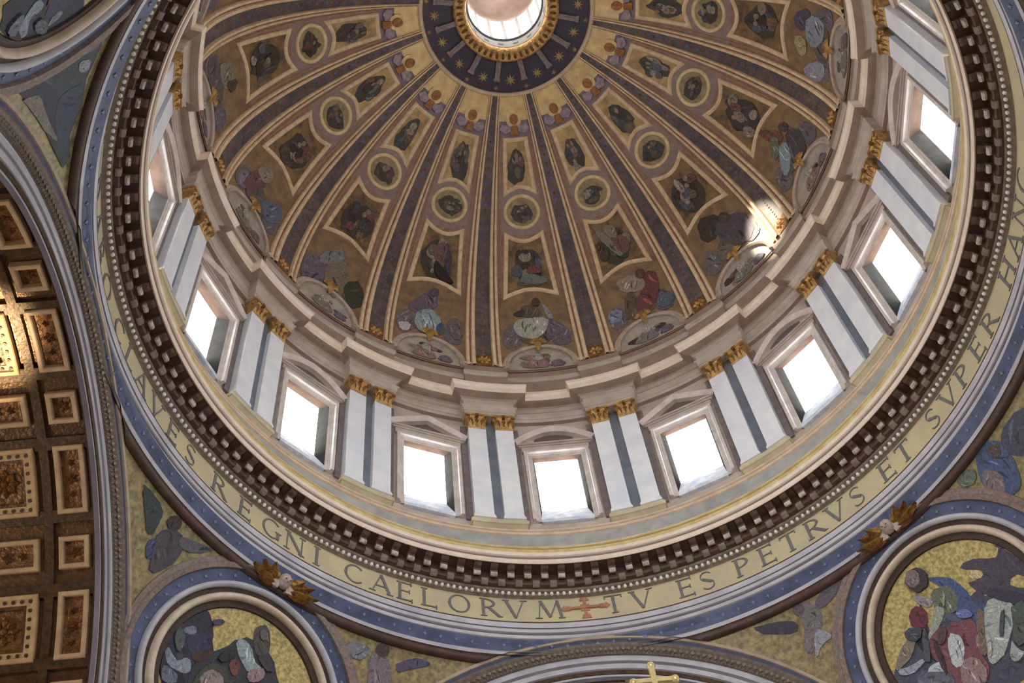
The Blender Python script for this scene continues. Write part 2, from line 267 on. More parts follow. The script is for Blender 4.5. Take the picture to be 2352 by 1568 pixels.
SPANDREL = [(-45,[((50,55,58),[(-8.81,5.74),(-8.44,5.86),(-7.5,5.69),(-7.29,5.2),(-7.28,4.57),(-7.58,4.26),(-8.17,5.02)]),((62,56,98),[(-7.35,3.87),(-7.01,4.44),(-6.67,3.56),(-7.07,3.26)]),((72,62,70),[(-6.94,4.65),(-6.37,5.31),(-5.78,5.31),(-5.58,4.48),(-5.85,3.64),(-6.51,2.94),(-6.84,3.83)]),((88,82,84),[(-5.99,5.17),(-5.2,5.47),(-3.92,5.74),(-4.94,5.03),(-5.64,4.76)]),((60,40,45),[(-6.21,5.78),(-6.17,5.53),(-6.32,5.29),(-6.58,5.16),(-6.82,5.2),(-6.96,5.39),(-6.89,5.65),(-6.68,5.86),(-6.41,5.91)])]),(-45,[((110,110,118),[(4.41,5.17),(5.25,5.55),(5.77,5.29),(5.25,4.49)]),((70,65,102),[(7.33,5.38),(8.1,5.84),(8.87,5.82),(8.0,5.24),(7.37,4.82)]),((112,100,106),[(5.85,5.08),(6.24,5.33),(6.87,5.11),(7.29,3.9),(6.26,3.47)]),((70,55,50),[(6.64,5.73),(6.65,5.48),(6.5,5.27),(6.26,5.23),(6.05,5.34),(5.95,5.57),(6.03,5.81),(6.24,5.94),(6.48,5.91)])]),(-135,[((55,50,66),[(-8.81,6.06),(-7.65,5.77),(-6.82,5.23),(-7.17,4.83),(-8.22,5.42)]),((90,80,86),[(-5.55,5.56),(-4.43,5.87),(-3.75,5.67),(-4.39,5.3),(-5.32,5.12)]),((106,96,102),[(-6.52,5.94),(-5.79,5.72),(-5.56,5.02),(-5.93,4.35),(-6.92,3.48),(-7.13,3.81),(-6.46,4.98)]),((132,132,142),[(-6.19,4.36),(-5.8,3.9),(-5.73,3.59),(-6.36,3.56),(-6.94,3.05),(-6.66,3.76)]),((88,72,72),[(-6.07,5.55),(-6.24,5.41),(-6.46,5.42),(-6.6,5.57),(-6.62,5.78),(-6.5,5.96),(-6.29,6.03),(-6.1,5.94),(-6.01,5.75)])]),(-135,[((62,78,122),[(5.82,6.04),(7.0,5.75),(7.01,4.48),(6.55,3.38),(5.56,3.48),(5.03,4.4)]),((70,66,84),[(7.38,5.65),(8.97,5.72),(9.96,4.93),(8.38,4.09),(7.16,4.48)]),((110,100,100),[(5.5,5.23),(6.17,4.44),(5.71,3.64),(4.9,4.1)]),((85,70,70),[(6.9,5.15),(6.69,5.07),(6.46,5.13),(6.3,5.33),(6.31,5.56),(6.47,5.71),(6.71,5.72),(6.91,5.58),(6.99,5.35)]),((92,100,84),[(4.36,5.86),(5.23,5.61),(4.97,5.01),(4.17,5.33)])]),(45,[((52,54,68),[(5.72,0.42),(4.74,2.02),(3.78,4.51),(3.97,5.22),(6.54,5.61),(8.78,5.93),(9.87,5.93),(7.62,3.84),(6.63,1.87)]),((45,45,62),[(5.8,-0.11),(5.84,1.09),(5.98,2.41),(6.51,3.96),(7.1,4.74),(8.21,4.96),(8.75,5.03),(7.01,3.14),(6.63,2.17),(6.1,0.68)]),((62,42,52),[(5.88,0.53),(5.95,2.39),(6.65,2.55),(6.87,2.22)]),((50,55,78),[(7.12,4.3),(6.61,4.65),(6.3,5.47),(7.68,5.69),(8.87,5.34)]),((112,102,92),[(6.94,2.16),(6.77,3.0),(7.38,3.71),(8.57,5.04),(8.4,4.5),(7.38,2.97)]),((85,88,98),[(4.71,3.24),(4.45,4.27),(3.91,5.17),(4.65,5.14),(5.03,4.3)]),((122,122,128),[(5.21,4.61),(5.03,5.23),(5.54,5.37),(5.64,4.89)])])]
BAY_FIGURE = {0:[((95,76,60),[(-2.96,21.3),(-1.1,22.3),(1.43,20.89),(1.85,18.79),(-2.08,18.64)]),((62,52,48),[(-4.62,19.63),(-2.76,21.0),(-1.71,20.36),(-2.48,18.96)]),((95,86,102),[(3.2,17.37),(6.34,15.12),(4.74,12.67),(2.22,12.57)]),((100,92,102),[(-6.58,15.14),(-4.85,15.76),(-4.38,13.26),(-6.08,12.64)]),((152,152,142),[(-4.58,16.67),(-3.2,18.12),(0.07,18.44),(2.6,17.78),(2.74,15.32),(1.43,13.03),(-0.97,11.75),(-3.16,12.9),(-4.51,14.52)]),((132,132,128),[(2.0,21.95),(3.06,21.49),(4.12,17.79),(3.03,17.7)]),((72,58,50),[(1.8,22.68),(1.49,21.96),(0.9,21.63),(0.29,21.85),(-0.06,22.51),(0.03,23.3),(0.5,23.86),(1.16,23.92),(1.67,23.46)])],-1:[((92,76,92),[(-4.73,17.23),(-2.91,21.04),(-0.41,23.42),(1.03,23.05),(0.95,18.97),(-1.41,17.79),(-3.47,15.97)]),((125,140,148),[(-3.2,15.47),(-0.95,17.67),(1.32,16.99),(2.31,14.86),(1.79,12.12),(-0.69,10.45),(-2.48,11.95)]),((52,72,115),[(1.51,13.63),(2.72,15.31),(2.62,12.42),(1.59,11.72)]),((165,160,160),[(-6.63,11.17),(-4.16,12.06),(-4.3,9.54),(-6.14,8.98)]),((102,86,84),[(3.77,16.19),(6.58,16.93),(6.96,10.59),(4.84,10.97)]),((80,68,80),[(1.36,23.54),(1.19,22.64),(0.62,22.0),(-0.09,21.92),(-0.62,22.43),(-0.72,23.3),(-0.34,24.12),(0.35,24.5),(1.02,24.27)])],1:[((112,55,48),[(3.7,22.04),(6.01,19.52),(4.48,14.0),(1.78,11.59),(0.07,11.33),(-0.79,14.36),(1.89,17.79)]),((142,116,102),[(-2.4,22.97),(0.79,22.96),(2.89,20.78),(2.29,17.98),(-1.23,18.81),(-2.66,20.94)]),((90,72,62),[(-1.92,18.76),(0.22,17.94),(-1.98,12.21),(-3.78,11.36)]),((76,86,104),[(4.2,14.22),(7.57,12.92),(6.57,9.67),(3.68,10.09)]),((112,118,144),[(-6.73,15.36),(-4.23,14.99),(-4.34,11.69),(-7.16,11.78)]),((90,62,50),[(3.69,21.61),(3.17,20.97),(2.43,20.92),(1.82,21.49),(1.6,22.41),(1.9,23.25),(2.58,23.61),(3.31,23.34),(3.75,22.54)])],-2:[((96,86,98),[(-7.59,11.07),(-3.57,17.26),(-1.47,11.87),(-5.23,5.73)]),((116,102,76),[(-2.14,16.49),(1.25,20.36),(3.73,15.37),(2.02,7.6),(-0.92,9.29)]),((50,52,46),[(2.83,14.58),(6.58,16.97),(8.08,11.62),(5.11,7.47)]),((112,112,114),[(-4.19,17.35),(-1.15,22.17),(1.35,21.82),(-0.37,18.21),(-3.03,15.58)])],2:[((60,50,42),[(-3.02,25.23),(2.02,22.72),(-0.84,18.3),(-4.19,19.0)]),((78,66,72),[(1.21,20.56),(5.65,18.0),(6.06,12.2),(3.5,9.92),(0.33,13.57),(-1.11,17.83)]),((98,92,88),[(-2.41,15.41),(1.07,12.58),(0.33,8.43),(-3.12,11.39)]),((70,60,58),[(3.48,19.29),(2.78,18.85),(1.96,19.19),(1.4,20.13),(1.37,21.24),(1.9,22.0),(2.73,22.06),(3.47,21.38),(3.76,20.29)])],3:[((112,66,46),[(-0.93,26.65),(1.87,20.94),(0.93,18.68),(-1.53,21.71)]),((70,60,64),[(3.17,20.22),(4.47,12.63),(0.46,9.01),(-2.04,12.52)]),((96,102,86),[(-0.89,22.48),(0.45,20.77),(-1.16,17.89),(-3.81,18.16)]),((116,138,144),[(-1.09,18.79),(0.49,17.51),(-0.15,14.69),(-3.32,12.15),(-4.58,13.73)]),((80,62,60),[(3.62,18.75),(2.95,18.73),(2.31,19.35),(2.0,20.32),(2.17,21.19),(2.75,21.56),(3.46,21.25),(3.95,20.4),(4.01,19.42)])],4:[((76,66,82),[(3.89,23.05),(5.74,18.01),(2.25,18.14),(0.58,21.66)]),((152,138,86),[(-1.07,22.91),(-0.24,19.48),(-3.04,18.38),(-4.47,20.32)]),((120,126,142),[(3.99,18.12),(4.57,13.41),(1.02,12.54),(-1.63,16.31),(0.36,18.79)]),((130,130,142),[(-5.75,18.56),(-3.23,12.76),(-6.11,11.06),(-8.55,16.15)])],-3:[((112,106,118),[(-6.63,11.87),(-5.0,16.15),(-2.33,13.69),(-4.36,9.7)]),((106,68,66),[(-4.79,14.64),(-2.76,20.26),(-0.18,19.29),(-1.0,14.28),(-3.53,11.37)]),((132,116,106),[(-3.82,19.31),(-0.91,23.37),(0.59,20.53),(-1.24,18.39)]),((84,90,114),[(1.26,14.61),(4.99,18.79),(7.41,15.66),(4.48,11.14)])],-4:[((86,72,80),[(-6.37,10.9),(-5.69,16.35),(0.07,15.78),(-1.56,10.7)]),((116,112,96),[(-4.22,17.08),(-2.95,21.42),(0.99,21.19),(1.04,17.42),(-1.46,16.35)]),((70,55,46),[(-0.11,17.87),(0.7,23.01),(2.97,20.4)])]}
BAY_PANEL = {0:[((130,110,90),[(-1.82,35.51),(0.83,35.82),(1.09,33.79),(-1.23,33.47)]),((112,60,60),[(0.1,31.85),(1.46,32.74),(3.0,31.26),(2.62,30.28),(-0.28,30.59)]),((100,106,96),[(-1.59,29.65),(1.14,30.19),(3.85,28.78),(3.89,27.44),(-1.73,28.08)]),((62,46,38),[(0.55,35.89),(0.36,35.52),(-0.03,35.35),(-0.44,35.45),(-0.68,35.78),(-0.64,36.19),(-0.33,36.48),(0.1,36.51),(0.45,36.28)])],-1:[((62,62,78),[(0.93,35.8),(2.57,35.69),(3.34,28.09),(1.76,30.87)]),((112,76,72),[(-1.62,35.1),(1.36,36.41),(1.49,32.62),(0.62,30.03),(-0.97,31.93)]),((40,32,30),[(-1.12,31.36),(0.79,30.61),(3.63,27.63),(3.97,26.63),(0.29,27.25)]),((125,110,100),[(-1.48,29.12),(-0.73,29.09),(-0.8,27.99),(-1.55,28.02)])],1:[((120,108,98),[(-3.75,36.94),(-2.06,37.1),(1.17,29.47),(-0.27,28.72)]),((112,70,62),[(-0.2,33.76),(3.23,33.28),(3.31,29.55),(0.77,29.06)]),((70,58,46),[(-4.19,34.25),(-1.83,32.71),(-2.5,29.41),(-4.64,29.73)]),((130,112,90),[(-0.97,37.58),(1.66,36.44),(1.52,33.54),(-1.01,34.7)])]}
# ------------------------------------------------------------------ floor, piers and arms (below the picture; they shape the light)
mb = MB(); mb.poly([(-62, -62, 0), (62, -62, 0), (62, 62, 0), (-62, 62, 0)]); o = build(mb, "floor", M_FLOOR)
tag(o, "pale polished marble floor under the crossing", "floor", kind="structure")
PIERS = [("north_west", 1, -1), ("north_east", 1, 1), ("south_west", -1, -1), ("south_east", -1, 1)]
for nm, sx, sy in PIERS:
    poly = [(15.3, 21.6), (21.6, 15.3), (21.6, 14.8), (22.15, 12.75), (60, 12.75), (60, 60), (12.75, 60), (12.75, 22.15), (14.8, 21.6)]
    mb = MB(); n = len(poly)
    lo = [(x*sx, y*sy, 0) for x, y in poly]; hi = [(x*sx, y*sy, 42.0) for x, y in poly]
    for i in range(n): k = (i+1) % n; mb.poly([lo[i], lo[k], hi[k], hi[i]])
    mb.poly(hi)
    o = build(mb, "pier_wall", M_PIER); tag(o, "huge grey marble pier under the pendentive, %s" % nm.replace("_", " "), "wall", kind="structure")
# ------------------------------------------------------------------ the dome shell
mb = MB()
rows = [[dome_p(360*j/192, th) for j in range(192)] for th in [0.5+k*71.4/40 for k in range(41)]]
mb.grid(rows, 0, close=True)
dome = build(mb, "dome_ceiling", M_GROUND, smooth=True)
tag(dome, "painted and gilded dome with sixteen ribs above the windowed drum", "dome", kind="structure")
# rib, built once over the rib left of bay 0 (u = -11.25) and turned
prof = [(-3.6, 0.0), (-3.6, 0.18), (-3.45, 0.30), (-3.0, 0.34), (-2.85, 0.24), (-2.55, 0.24), (-2.4, 0.40), (-1.8, 0.44), (-1.62, 0.22),
        (1.62, 0.22), (1.8, 0.44), (2.4, 0.40), (2.55, 0.24), (2.85, 0.24), (3.0, 0.34), (3.45, 0.30), (3.6, 0.18), (3.6, 0.0)]
ths = [1.2+k*70.4/44 for k in range(45)]
def rib_strip(u0, u1, h, mi_list, seg):
    mb = MB(); sub = prof[u0:u1+1]
    rows = [[dome_p(-11.25+u, th, hh*(0.55+0.45*math.cos(math.radians(th)))) for th in ths] for u, hh in sub]
    mb.grid(rows, mi_list)
    return mb
rib_band_me = rib_strip(8, 9, 0, [0], 0).mesh("rib", [M_RIBBAND], False)
mould_me = []
for a, b in ((0, 8), (9, 17)):
    k = b-a
    mi = [1 if abs(prof[a+j][0]+prof[a+j+1][0])/2 > 2.5 and abs(prof[a+j][0]+prof[a+j+1][0])/2 < 2.9 else 0 for j in range(k)]
    mould_me.append(rib_strip(a, b, 0, mi, 0).mesh("rib_moulding", [M_RIBLIGHT, M_RIBRED], False))
# small studs down the rib band
mb = MB(); th = 6.0; k = 0
while th < 71:
    s = 0.62*du(th) if th > 46 else 0.34*du(th)
    s = max(0.07, s); c = dome_p(-11.25, th, 0.22*(0.55+0.45*math.cos(math.radians(th)))); n = dome_n(-11.25, th)
    rr = Vector((-math.cos(math.radians(11.25)), math.sin(math.radians(11.25))*-1, 0)); rr = (rr - n*rr.dot(n)).normalized(); uu = n.cross(rr)
    pts = [c+rr*s, c+uu*s*1.2, c-rr*s, c-uu*s*1.2]
    b = len(mb.v); mb.v += [tuple(p) for p in pts] + [tuple(c+n*0.06)]
    for q in range(4): mb.face((b+q, b+(q+1) % 4, b+4), 0 if k % 2 == 0 else 1)
    th += max(0.75, s*2.9/DT); k += 1
stud_me = mb.mesh("rib_studs", [mat("rib_stud_violet", (104, 96, 128), (84, 78, 108), scale=4), M_GOLD_D])
def rosette(mb, c, n, right, up, r, mi=0, petals=6, h=0.18):
    for k in range(petals):
        a = 2*math.pi*k/petals; d = right*math.cos(a)+up*math.sin(a); e = right*-math.sin(a)+up*math.cos(a)
        b = len(mb.v); pts = [c+d*r*0.18-e*r*0.12, c+d*r*0.62-e*r*0.30, c+d*r, c+d*r*0.62+e*r*0.30, c+d*r*0.18+e*r*0.12, c+d*r*0.6+n*h]
        mb.v += [tuple(p) for p in pts]
        for q in range(5): mb.face((b+q, b+(q+1) % 5, b+5), mi)
    b = len(mb.v); m = 8
    mb.v += [tuple(c+right*(r*0.24*math.cos(2*math.pi*k/m))+up*(r*0.24*math.sin(2*math.pi*k/m))+n*h*0.4) for k in range(m)] + [tuple(c+n*h*1.2)]
    for q in range(m): mb.face((b+q, b+(q+1) % m, b+m), mi)
def dframe(u, th):
    n = dome_n(u, th); a = math.radians(-90-u); r = Vector((math.sin(a), -math.cos(a), 0)); return n, r, n.cross(r)
# gilded rosette at the rib's foot
mb = MB(); n, r, up = dframe(-11.25, 3.6); c = dome_p(-11.25, 3.6, 0.24); rosette(mb, c, n, r, up, 0.55, 0, 6, 0.22)
mb.plate([dome_p(-11.25+x, y) for x, y in ((-1.5, 1.4), (1.5, 1.4), (1.5, 5.6), (-1.5, 5.6))], [n]*4, 0.2, 0.27, 1)
rosfoot_me = mb.mesh("rib_foot_ornament", [M_GOLD, M_GOLD_D])
for i in range(16):
    rib = link("rib", rib_band_me, dome, bayrot(i))
    for me in mould_me: link("rib_moulding", me, rib)
    o = link("rib_studs", stud_me, rib); o["kind"] = "stuff"
    link("rib_foot_ornament", rosfoot_me, rib)
# ---- one bay of painted decoration
UB = 7.66
def zone(th0, th1, n=12, off=0.02):
    return [[dome_p(-UB+2*UB*j/8, th0+(th1-th0)*k/n, off) for j in range(9)] for k in range(n+1)]
mb = MB()
mb.grid(zone(0.8, 25.6), 0); mb.grid(zone(25.6, 40.4), 1); mb.grid(zone(40.4, 51.2), 2); mb.grid(zone(51.2, 62.6), 1); mb.grid(zone(62.6, 66.0), 3); mb.grid(zone(66.0, 71.8), 4)
bay_me = mb.mesh("painted_bay", [M_FIGBG, M_GROUND, M_MAUVE, mat("violet_band_mosaic", (122, 104, 112), (98, 84, 96), scale=3, rough=0.5), M_TOP], True)
FR = [(-0.17, 0.02), (-0.17, 0.10), (-0.10, 0.17), (0.0, 0.13), (0.10, 0.17), (0.17, 0.10), (0.17, 0.02)]
def onring(u, th, rad, a):      # a circle of rad metres round (u, th)
    return (u + rad*math.cos(a)/du(th), th + rad*math.sin(a)/DT)
RC, RR = 45.75, 1.30
def dense(path, closed=True, step=0.5):
    out = []
    for i in range(len(path) if closed else len(path)-1):
        a, b = path[i], path[(i+1) % len(path)]
        L = math.hypot((b[0]-a[0])*0.25, (b[1]-a[1])*DT); k = max(1, int(L/step))
        out += [(a[0]+(b[0]-a[0])*j/k, a[1]+(b[1]-a[1])*j/k) for j in range(k)]
    if not closed: out.append(path[-1])
    return out
def low_outline():       # lower picture: arched foot, head hollowed round the roundel
    p = [(-5.9, 24.6)]
    for k in range(1, 8): t = k/8; p.append((-5.9+11.8*t, 24.6+1.9*math.sin(math.pi*t)))
    p += [(5.9, 24.6), (5.0, 40.3)]
    for k in range(1, 8): t = k/8; p.append((5.0-10.0*t, 40.3-1.5*math.sin(math.pi*t)))
    p.append((-5.0, 40.3)); return p
def up_outline():
    p = [(-4.9, 50.2)]
    for k in range(1, 8): t = k/8; p.append((-4.9+9.8*t, 50.2+1.4*math.sin(math.pi*t)))
    p += [(4.9, 50.2), (4.8, 62.0), (-4.8, 62.0)]; return p
def frame_mesh(outline, name, prof=FR, m=None):
    mb = MB(); d = dense(outline); mb.sweep([dome_p(*q) for q in d], [dome_n(*q) for q in d], prof, True)
    return mb.mesh(name, [m or M_RIBLIGHT])
def shrink(outline, k):
    cx = sum(q[0] for q in outline)/len(outline); cy = sum(q[1] for q in outline)/len(outline)
    return [(cx+(q[0]-cx)*k, cy+(q[1]-cy)*k) for q in outline]
def field_mesh(outline, name, m, off=0.05):
    cx = sum(q[0] for q in outline)/len(outline); cy = sum(q[1] for q in outline)/len(outline); d = dense(outline, step=0.6)
    mb = MB(); rows = [[dome_p(cx+(q[0]-cx)*k, cy+(q[1]-cy)*k, off) for q in d] for k in (1.0, 0.66, 0.33, 0.02)]
    mb.grid(rows, 0, close=True); mb.poly(rows[-1]); return mb.mesh(name, [m], True)
low_o, up_o = low_outline(), up_outline()
low_frame = frame_mesh(low_o, "picture_frame"); up_frame = frame_mesh(up_o, "picture_frame")
low_field = field_mesh(low_o, "picture_ground", M_PICBG); up_field = field_mesh(up_o, "picture_ground", mat("upper_picture_ground_lit", (180, 150, 92), (124, 100, 66), scale=1.0, detail=5, rough=0.5))  # upper gold ground lightened in colour for light near the eye
ring_o = [onring(0, RC, RR, 2*math.pi*k/36) for k in range(36)]
FRR = [(-0.15, 0.02), (-0.15, 0.12), (-0.06, 0.19), (0.08, 0.17), (0.15, 0.08), (0.15, 0.02)]
mb = MB(); mb.sweep([dome_p(*q) for q in ring_o], [dome_n(*q) for q in ring_o], FRR, True); round_frame = mb.mesh("roundel_frame", [mat("roundel_cream", (200, 182, 140), (180, 158, 120), scale=2, rough=0.5)], True)
round_field = field_mesh(ring_o, "roundel_ground", mat("roundel_ground", (146, 128, 92), (112, 96, 70), scale=2.2, detail=6, rough=0.5))
# brown edging that runs up both sides of the bay
mb = MB()
for s in (-1, 1):
    q = [(s*6.75, t) for t in [26+k*36.0/24 for k in range(25)]]
    mb.sweep([dome_p(*p) for p in q], [dome_n(*p) for p in q], [(-0.06, 0.02), (-0.05, 0.07), (0.05, 0.07), (0.06, 0.02)])
edge_me = mb.mesh("bay_edging", [mat("bay_edge", (150, 112, 84), (128, 92, 70), scale=2)])
# lunette at the foot of the bay
lun = [(-7.0, 1.0), (-7.0, 2.2)] + [(-7.0*math.cos(math.pi*k/16), 2.2+7.0*math.sin(math.pi*k/16)) for k in range(1, 16)] + [(7.0, 2.2), (7.0, 1.0)]
mb = MB(); d = dense(lun, False, 0.4)
mb.sweep([dome_p(*q) for q in d], [dome_n(*q) for q in d], [(-0.24, 0.02), (-0.24, 0.26), (-0.12, 0.34), (0.02, 0.24), (0.12, 0.22), (0.24, 0.12), (0.24, 0.02)])
lun_frame = mb.mesh("lunette_frame", [mat("lunette_moulding", (168, 152, 138), (144, 128, 116), scale=2, rough=0.5)])
lun_field = field_mesh(lun, "lunette_ground", M_LUN, 0.06)
# gilded shell at the crown of the lunette
mb = MB(); n, r, up = dframe(0, 9.6); c = dome_p(0, 9.4, 0.34)
for k in range(7):
    a = math.radians(15+150*k/6); dv = r*math.cos(a)+up*math.sin(a); e = r*-math.sin(a)+up*math.cos(a)
    b = len(mb.v); mb.v += [tuple(x) for x in (c, c+dv*0.55-e*0.13, c+dv*0.72, c+dv*0.55+e*0.13, c+dv*0.45+n*0.22)]
    for q in ((0, 1, 4), (1, 2, 4), (2, 3, 4), (3, 0, 4)): mb.face([b+x for x in q])
b = len(mb.v); mb.v += [tuple(x) for x in (c-r*0.30, c+r*0.30, c-up*0.95, c+n*0.28, c-up*0.3+n*0.24)]
for q in ((0, 1, 3), (0, 3, 4), (3, 1, 4), (0, 4, 2), (4, 1, 2)): mb.face([b+x for x in q])
shell_me = mb.mesh("gilded_shell", [M_GOLD])
# winged head at the top of the bay
mb = MB(); n, r, up = dframe(0, 66.2); c = dome_p(0, 66.4, 0.08)
m = 12
for rad, h, mi in ((0.62, 0.10, 0),):
    pts = [c+r*(rad*math.cos(2*math.pi*k/m))+up*(rad*1.1*math.sin(2*math.pi*k/m)) for k in range(m)]; mb.plate(pts, [n]*m, 0.0, h, mi)
pts = [c+r*(0.34*math.cos(2*math.pi*k/m))+up*(0.42*math.sin(2*math.pi*k/m)) for k in range(m)]; mb.plate(pts, [n]*m, 0.1, 0.24, 1)
for s in (-1, 1):
    w = [(0.25, -0.2), (0.9, 0.05), (1.15, -0.35), (0.8, -0.75), (0.3, -0.6)]; mb.plate([c-up*0.35+r*(s*x)+up*y for x, y in w], [n]*5, 0.0, 0.16, 2)
mb.plate([c-up*0.5+r*x+up*y for x, y in ((-0.2, 0), (0.2, 0), (0.3, -0.7), (-0.3, -0.7))], [n]*4, 0.0, 0.2, 1)
cherub_me = mb.mesh("winged_head", [M_TOP, mat("cherub_bronze", (150, 98, 50), (112, 70, 38), scale=4), mat("cherub_wing", (150, 134, 140), (116, 100, 110), scale=3)])
def figure(name, polys, surf, nrm, base, parent, rz=None, sm=1, folds=7):
    """mosaic figure: thin inlaid plates, each with a few lighter and darker folds of drapery"""
    mb = MB(); ms = []; idx = {}; q = random.Random(len(polys)*131+int(polys[0][1][0][0]*1000)); h = base+0.012
    def slot(c):
        m = sum(c)/3; c = tuple(max(8, min(250, int((m+(v-m)*0.72)/6)*6)) for v in c)
        if c not in idx: idx[c] = len(ms); ms.append(paint(c))
        return idx[c]
    for k, (c, pts) in enumerate(polys):
        cx = sum(t[0] for t in pts)/len(pts); cy = sum(t[1] for t in pts)/len(pts)
        g = 1.14 if len(pts) < 9 else 1.05
        p = [((x-cx)*(g+q.uniform(-.09, .09))+cx, (y-cy)*(g+q.uniform(-.09, .09))+cy) for x, y in chaikin(pts, sm)]
        if len(p) < 15: p = [((a[0]*(1-t)+b[0]*t-cx)*(1+q.uniform(-.05, .05))+cx, (a[1]*(1-t)+b[1]*t-cy)*(1+q.uniform(-.05, .05))+cy) for a, b in zip(p, p[1:]+p[:1]) for t in (0, .5)]
        mb.inlay(p, surf, nrm, base, h, slot(c)); h += 0.003
        n = len(pts); size = max(math.hypot(x-cx, y-cy) for x, y in pts)
        lean = q.uniform(0.9, 2.2)
        def hit(x, y):
            r = False
            for (ax, ay), (bx_, by) in zip(pts, pts[1:]+pts[:1]):
                if (ay > y) != (by > y) and x < (bx_-ax)*(y-ay)/(by-ay)+ax: r = not r
            return r
        for f in range(folds*2):
            an = lean+q.uniform(-.45, .45); L = size*q.uniform(.35, .95); px, py = cx+size*q.uniform(-.7, .7), cy+size*q.uniform(-.7, .7)
            dx, dy = math.cos(an)*L/2, math.sin(an)*L/2; w = size*q.uniform(.05, .13); nx, ny = -math.sin(an)*w, math.cos(an)*w; bend = q.uniform(-1.4, 1.4)
            if not (hit(px, py) and hit(px-dx*.8, py-dy*.8) and hit(px+dx*.8, py+dy*.8)): continue
            p = chaikin([(px-dx, py-dy), (px+nx*(bend+.6), py+ny*(bend+.6)), (px+dx, py+dy), (px+nx*(bend-.6), py+ny*(bend-.6))], 1)
            g = q.choice((0.5, 0.6, 0.72, 1.2, 1.35, 1.5)); tint = q.choice(((1, 1, 1), (1.08, .98, .9), (.92, .98, 1.1)))
            mb.inlay(p, surf, nrm, base, h, slot(tuple(v*g*ti for v, ti in zip(c, tint)))); h += 0.0009
    return build(mb, name, ms, parent, rz=rz)
PAL = [[(62, 48, 40), (112, 78, 66), (120, 112, 100), (70, 62, 72)], [(56, 52, 48), (104, 92, 76), (128, 120, 112), (84, 60, 52)], [(60, 54, 60), (96, 70, 62), (108, 112, 112), (132, 112, 88)], [(52, 44, 40), (118, 86, 70), (82, 84, 96), (128, 118, 100)]]
def busy(cx, cy, w, h, seed, n=9):      # a crowded little picture, w and h half-sizes in degrees
    q = random.Random(seed); P = []; tones = [(58, 46, 38), (70, 60, 58), (104, 78, 60), (126, 110, 94), (84, 80, 86), (110, 66, 56), (92, 90, 76), (140, 124, 104), (62, 60, 70)]
    def blob(x, y, rx, ry, k=7): return [(x+rx*q.uniform(.7, 1.15)*math.cos(2*math.pi*a/k+.3), y+ry*q.uniform(.7, 1.15)*math.sin(2*math.pi*a/k+.3)) for a in range(k)]
    P.append(((66, 54, 46), blob(cx+q.uniform(-.08, .08)*w, cy-0.1*h, w*0.86, h*0.8, 9)))
    for k in range(n):
        a = q.uniform(0, 6.28); d = q.uniform(.1, .72); P.append((q.choice(tones), blob(cx+w*d*math.cos(a), cy-0.1*h+h*d*math.sin(a), w*q.uniform(.16, .34), h*q.uniform(.14, .34), q.choice((5, 6, 7)))))
    for k in range(2): P.append(((132, 108, 90), blob(cx+w*q.uniform(-.35, .35), cy+h*q.uniform(.1, .45), w*.13, h*.11, 6)))
    return P
def rand_figure(cx, cy, w, h, seed):      # a small robed figure inside a picture, w and h in degrees
    q = random.Random(seed); pal = PAL[q.randrange(4)][:]; q.shuffle(pal); P = []
    lean = q.uniform(-0.25, 0.25)
    P.append((pal[0], [(cx-0.75*w+q.uniform(-.1, .1)*w, cy-h*0.8), (cx-0.55*w, cy+h*q.uniform(-.2, .2)), (cx-0.15*w+lean*w, cy+h*0.45), (cx+0.35*w+lean*w, cy+h*0.4), (cx+0.7*w, cy+h*q.uniform(-.3, .1)), (cx+0.75*w, cy-h*0.8)]))
    P.append((pal[1], [(cx-0.3*w, cy-h*0.7), (cx-0.35*w+lean*w, cy+h*0.2), (cx+0.2*w+lean*w, cy+h*0.35), (cx+0.4*w, cy-h*0.25), (cx+0.25*w, cy-h*0.75)]))
    s = q.choice((-1, 1))
    P.append((pal[2], [(cx+s*0.15*w, cy+h*0.15), (cx+s*0.6*w, cy+h*0.5), (cx+s*0.75*w, cy+h*0.42), (cx+s*0.35*w, cy-h*0.1)]))
    P.append((pal[3], [(cx-s*0.55*w, cy-h*0.45), (cx-s*0.1*w, cy-h*0.3), (cx-s*0.05*w, cy-h*0.62), (cx-s*0.5*w, cy-h*0.72)]))
    hx, hy = cx+0.12*w+lean*w, cy+h*0.58
    P.append(((96, 78, 66), [(hx+0.17*w*math.cos(a*math.pi/3), hy+0.15*h*math.sin(a*math.pi/3)) for a in range(6)]))
    return P
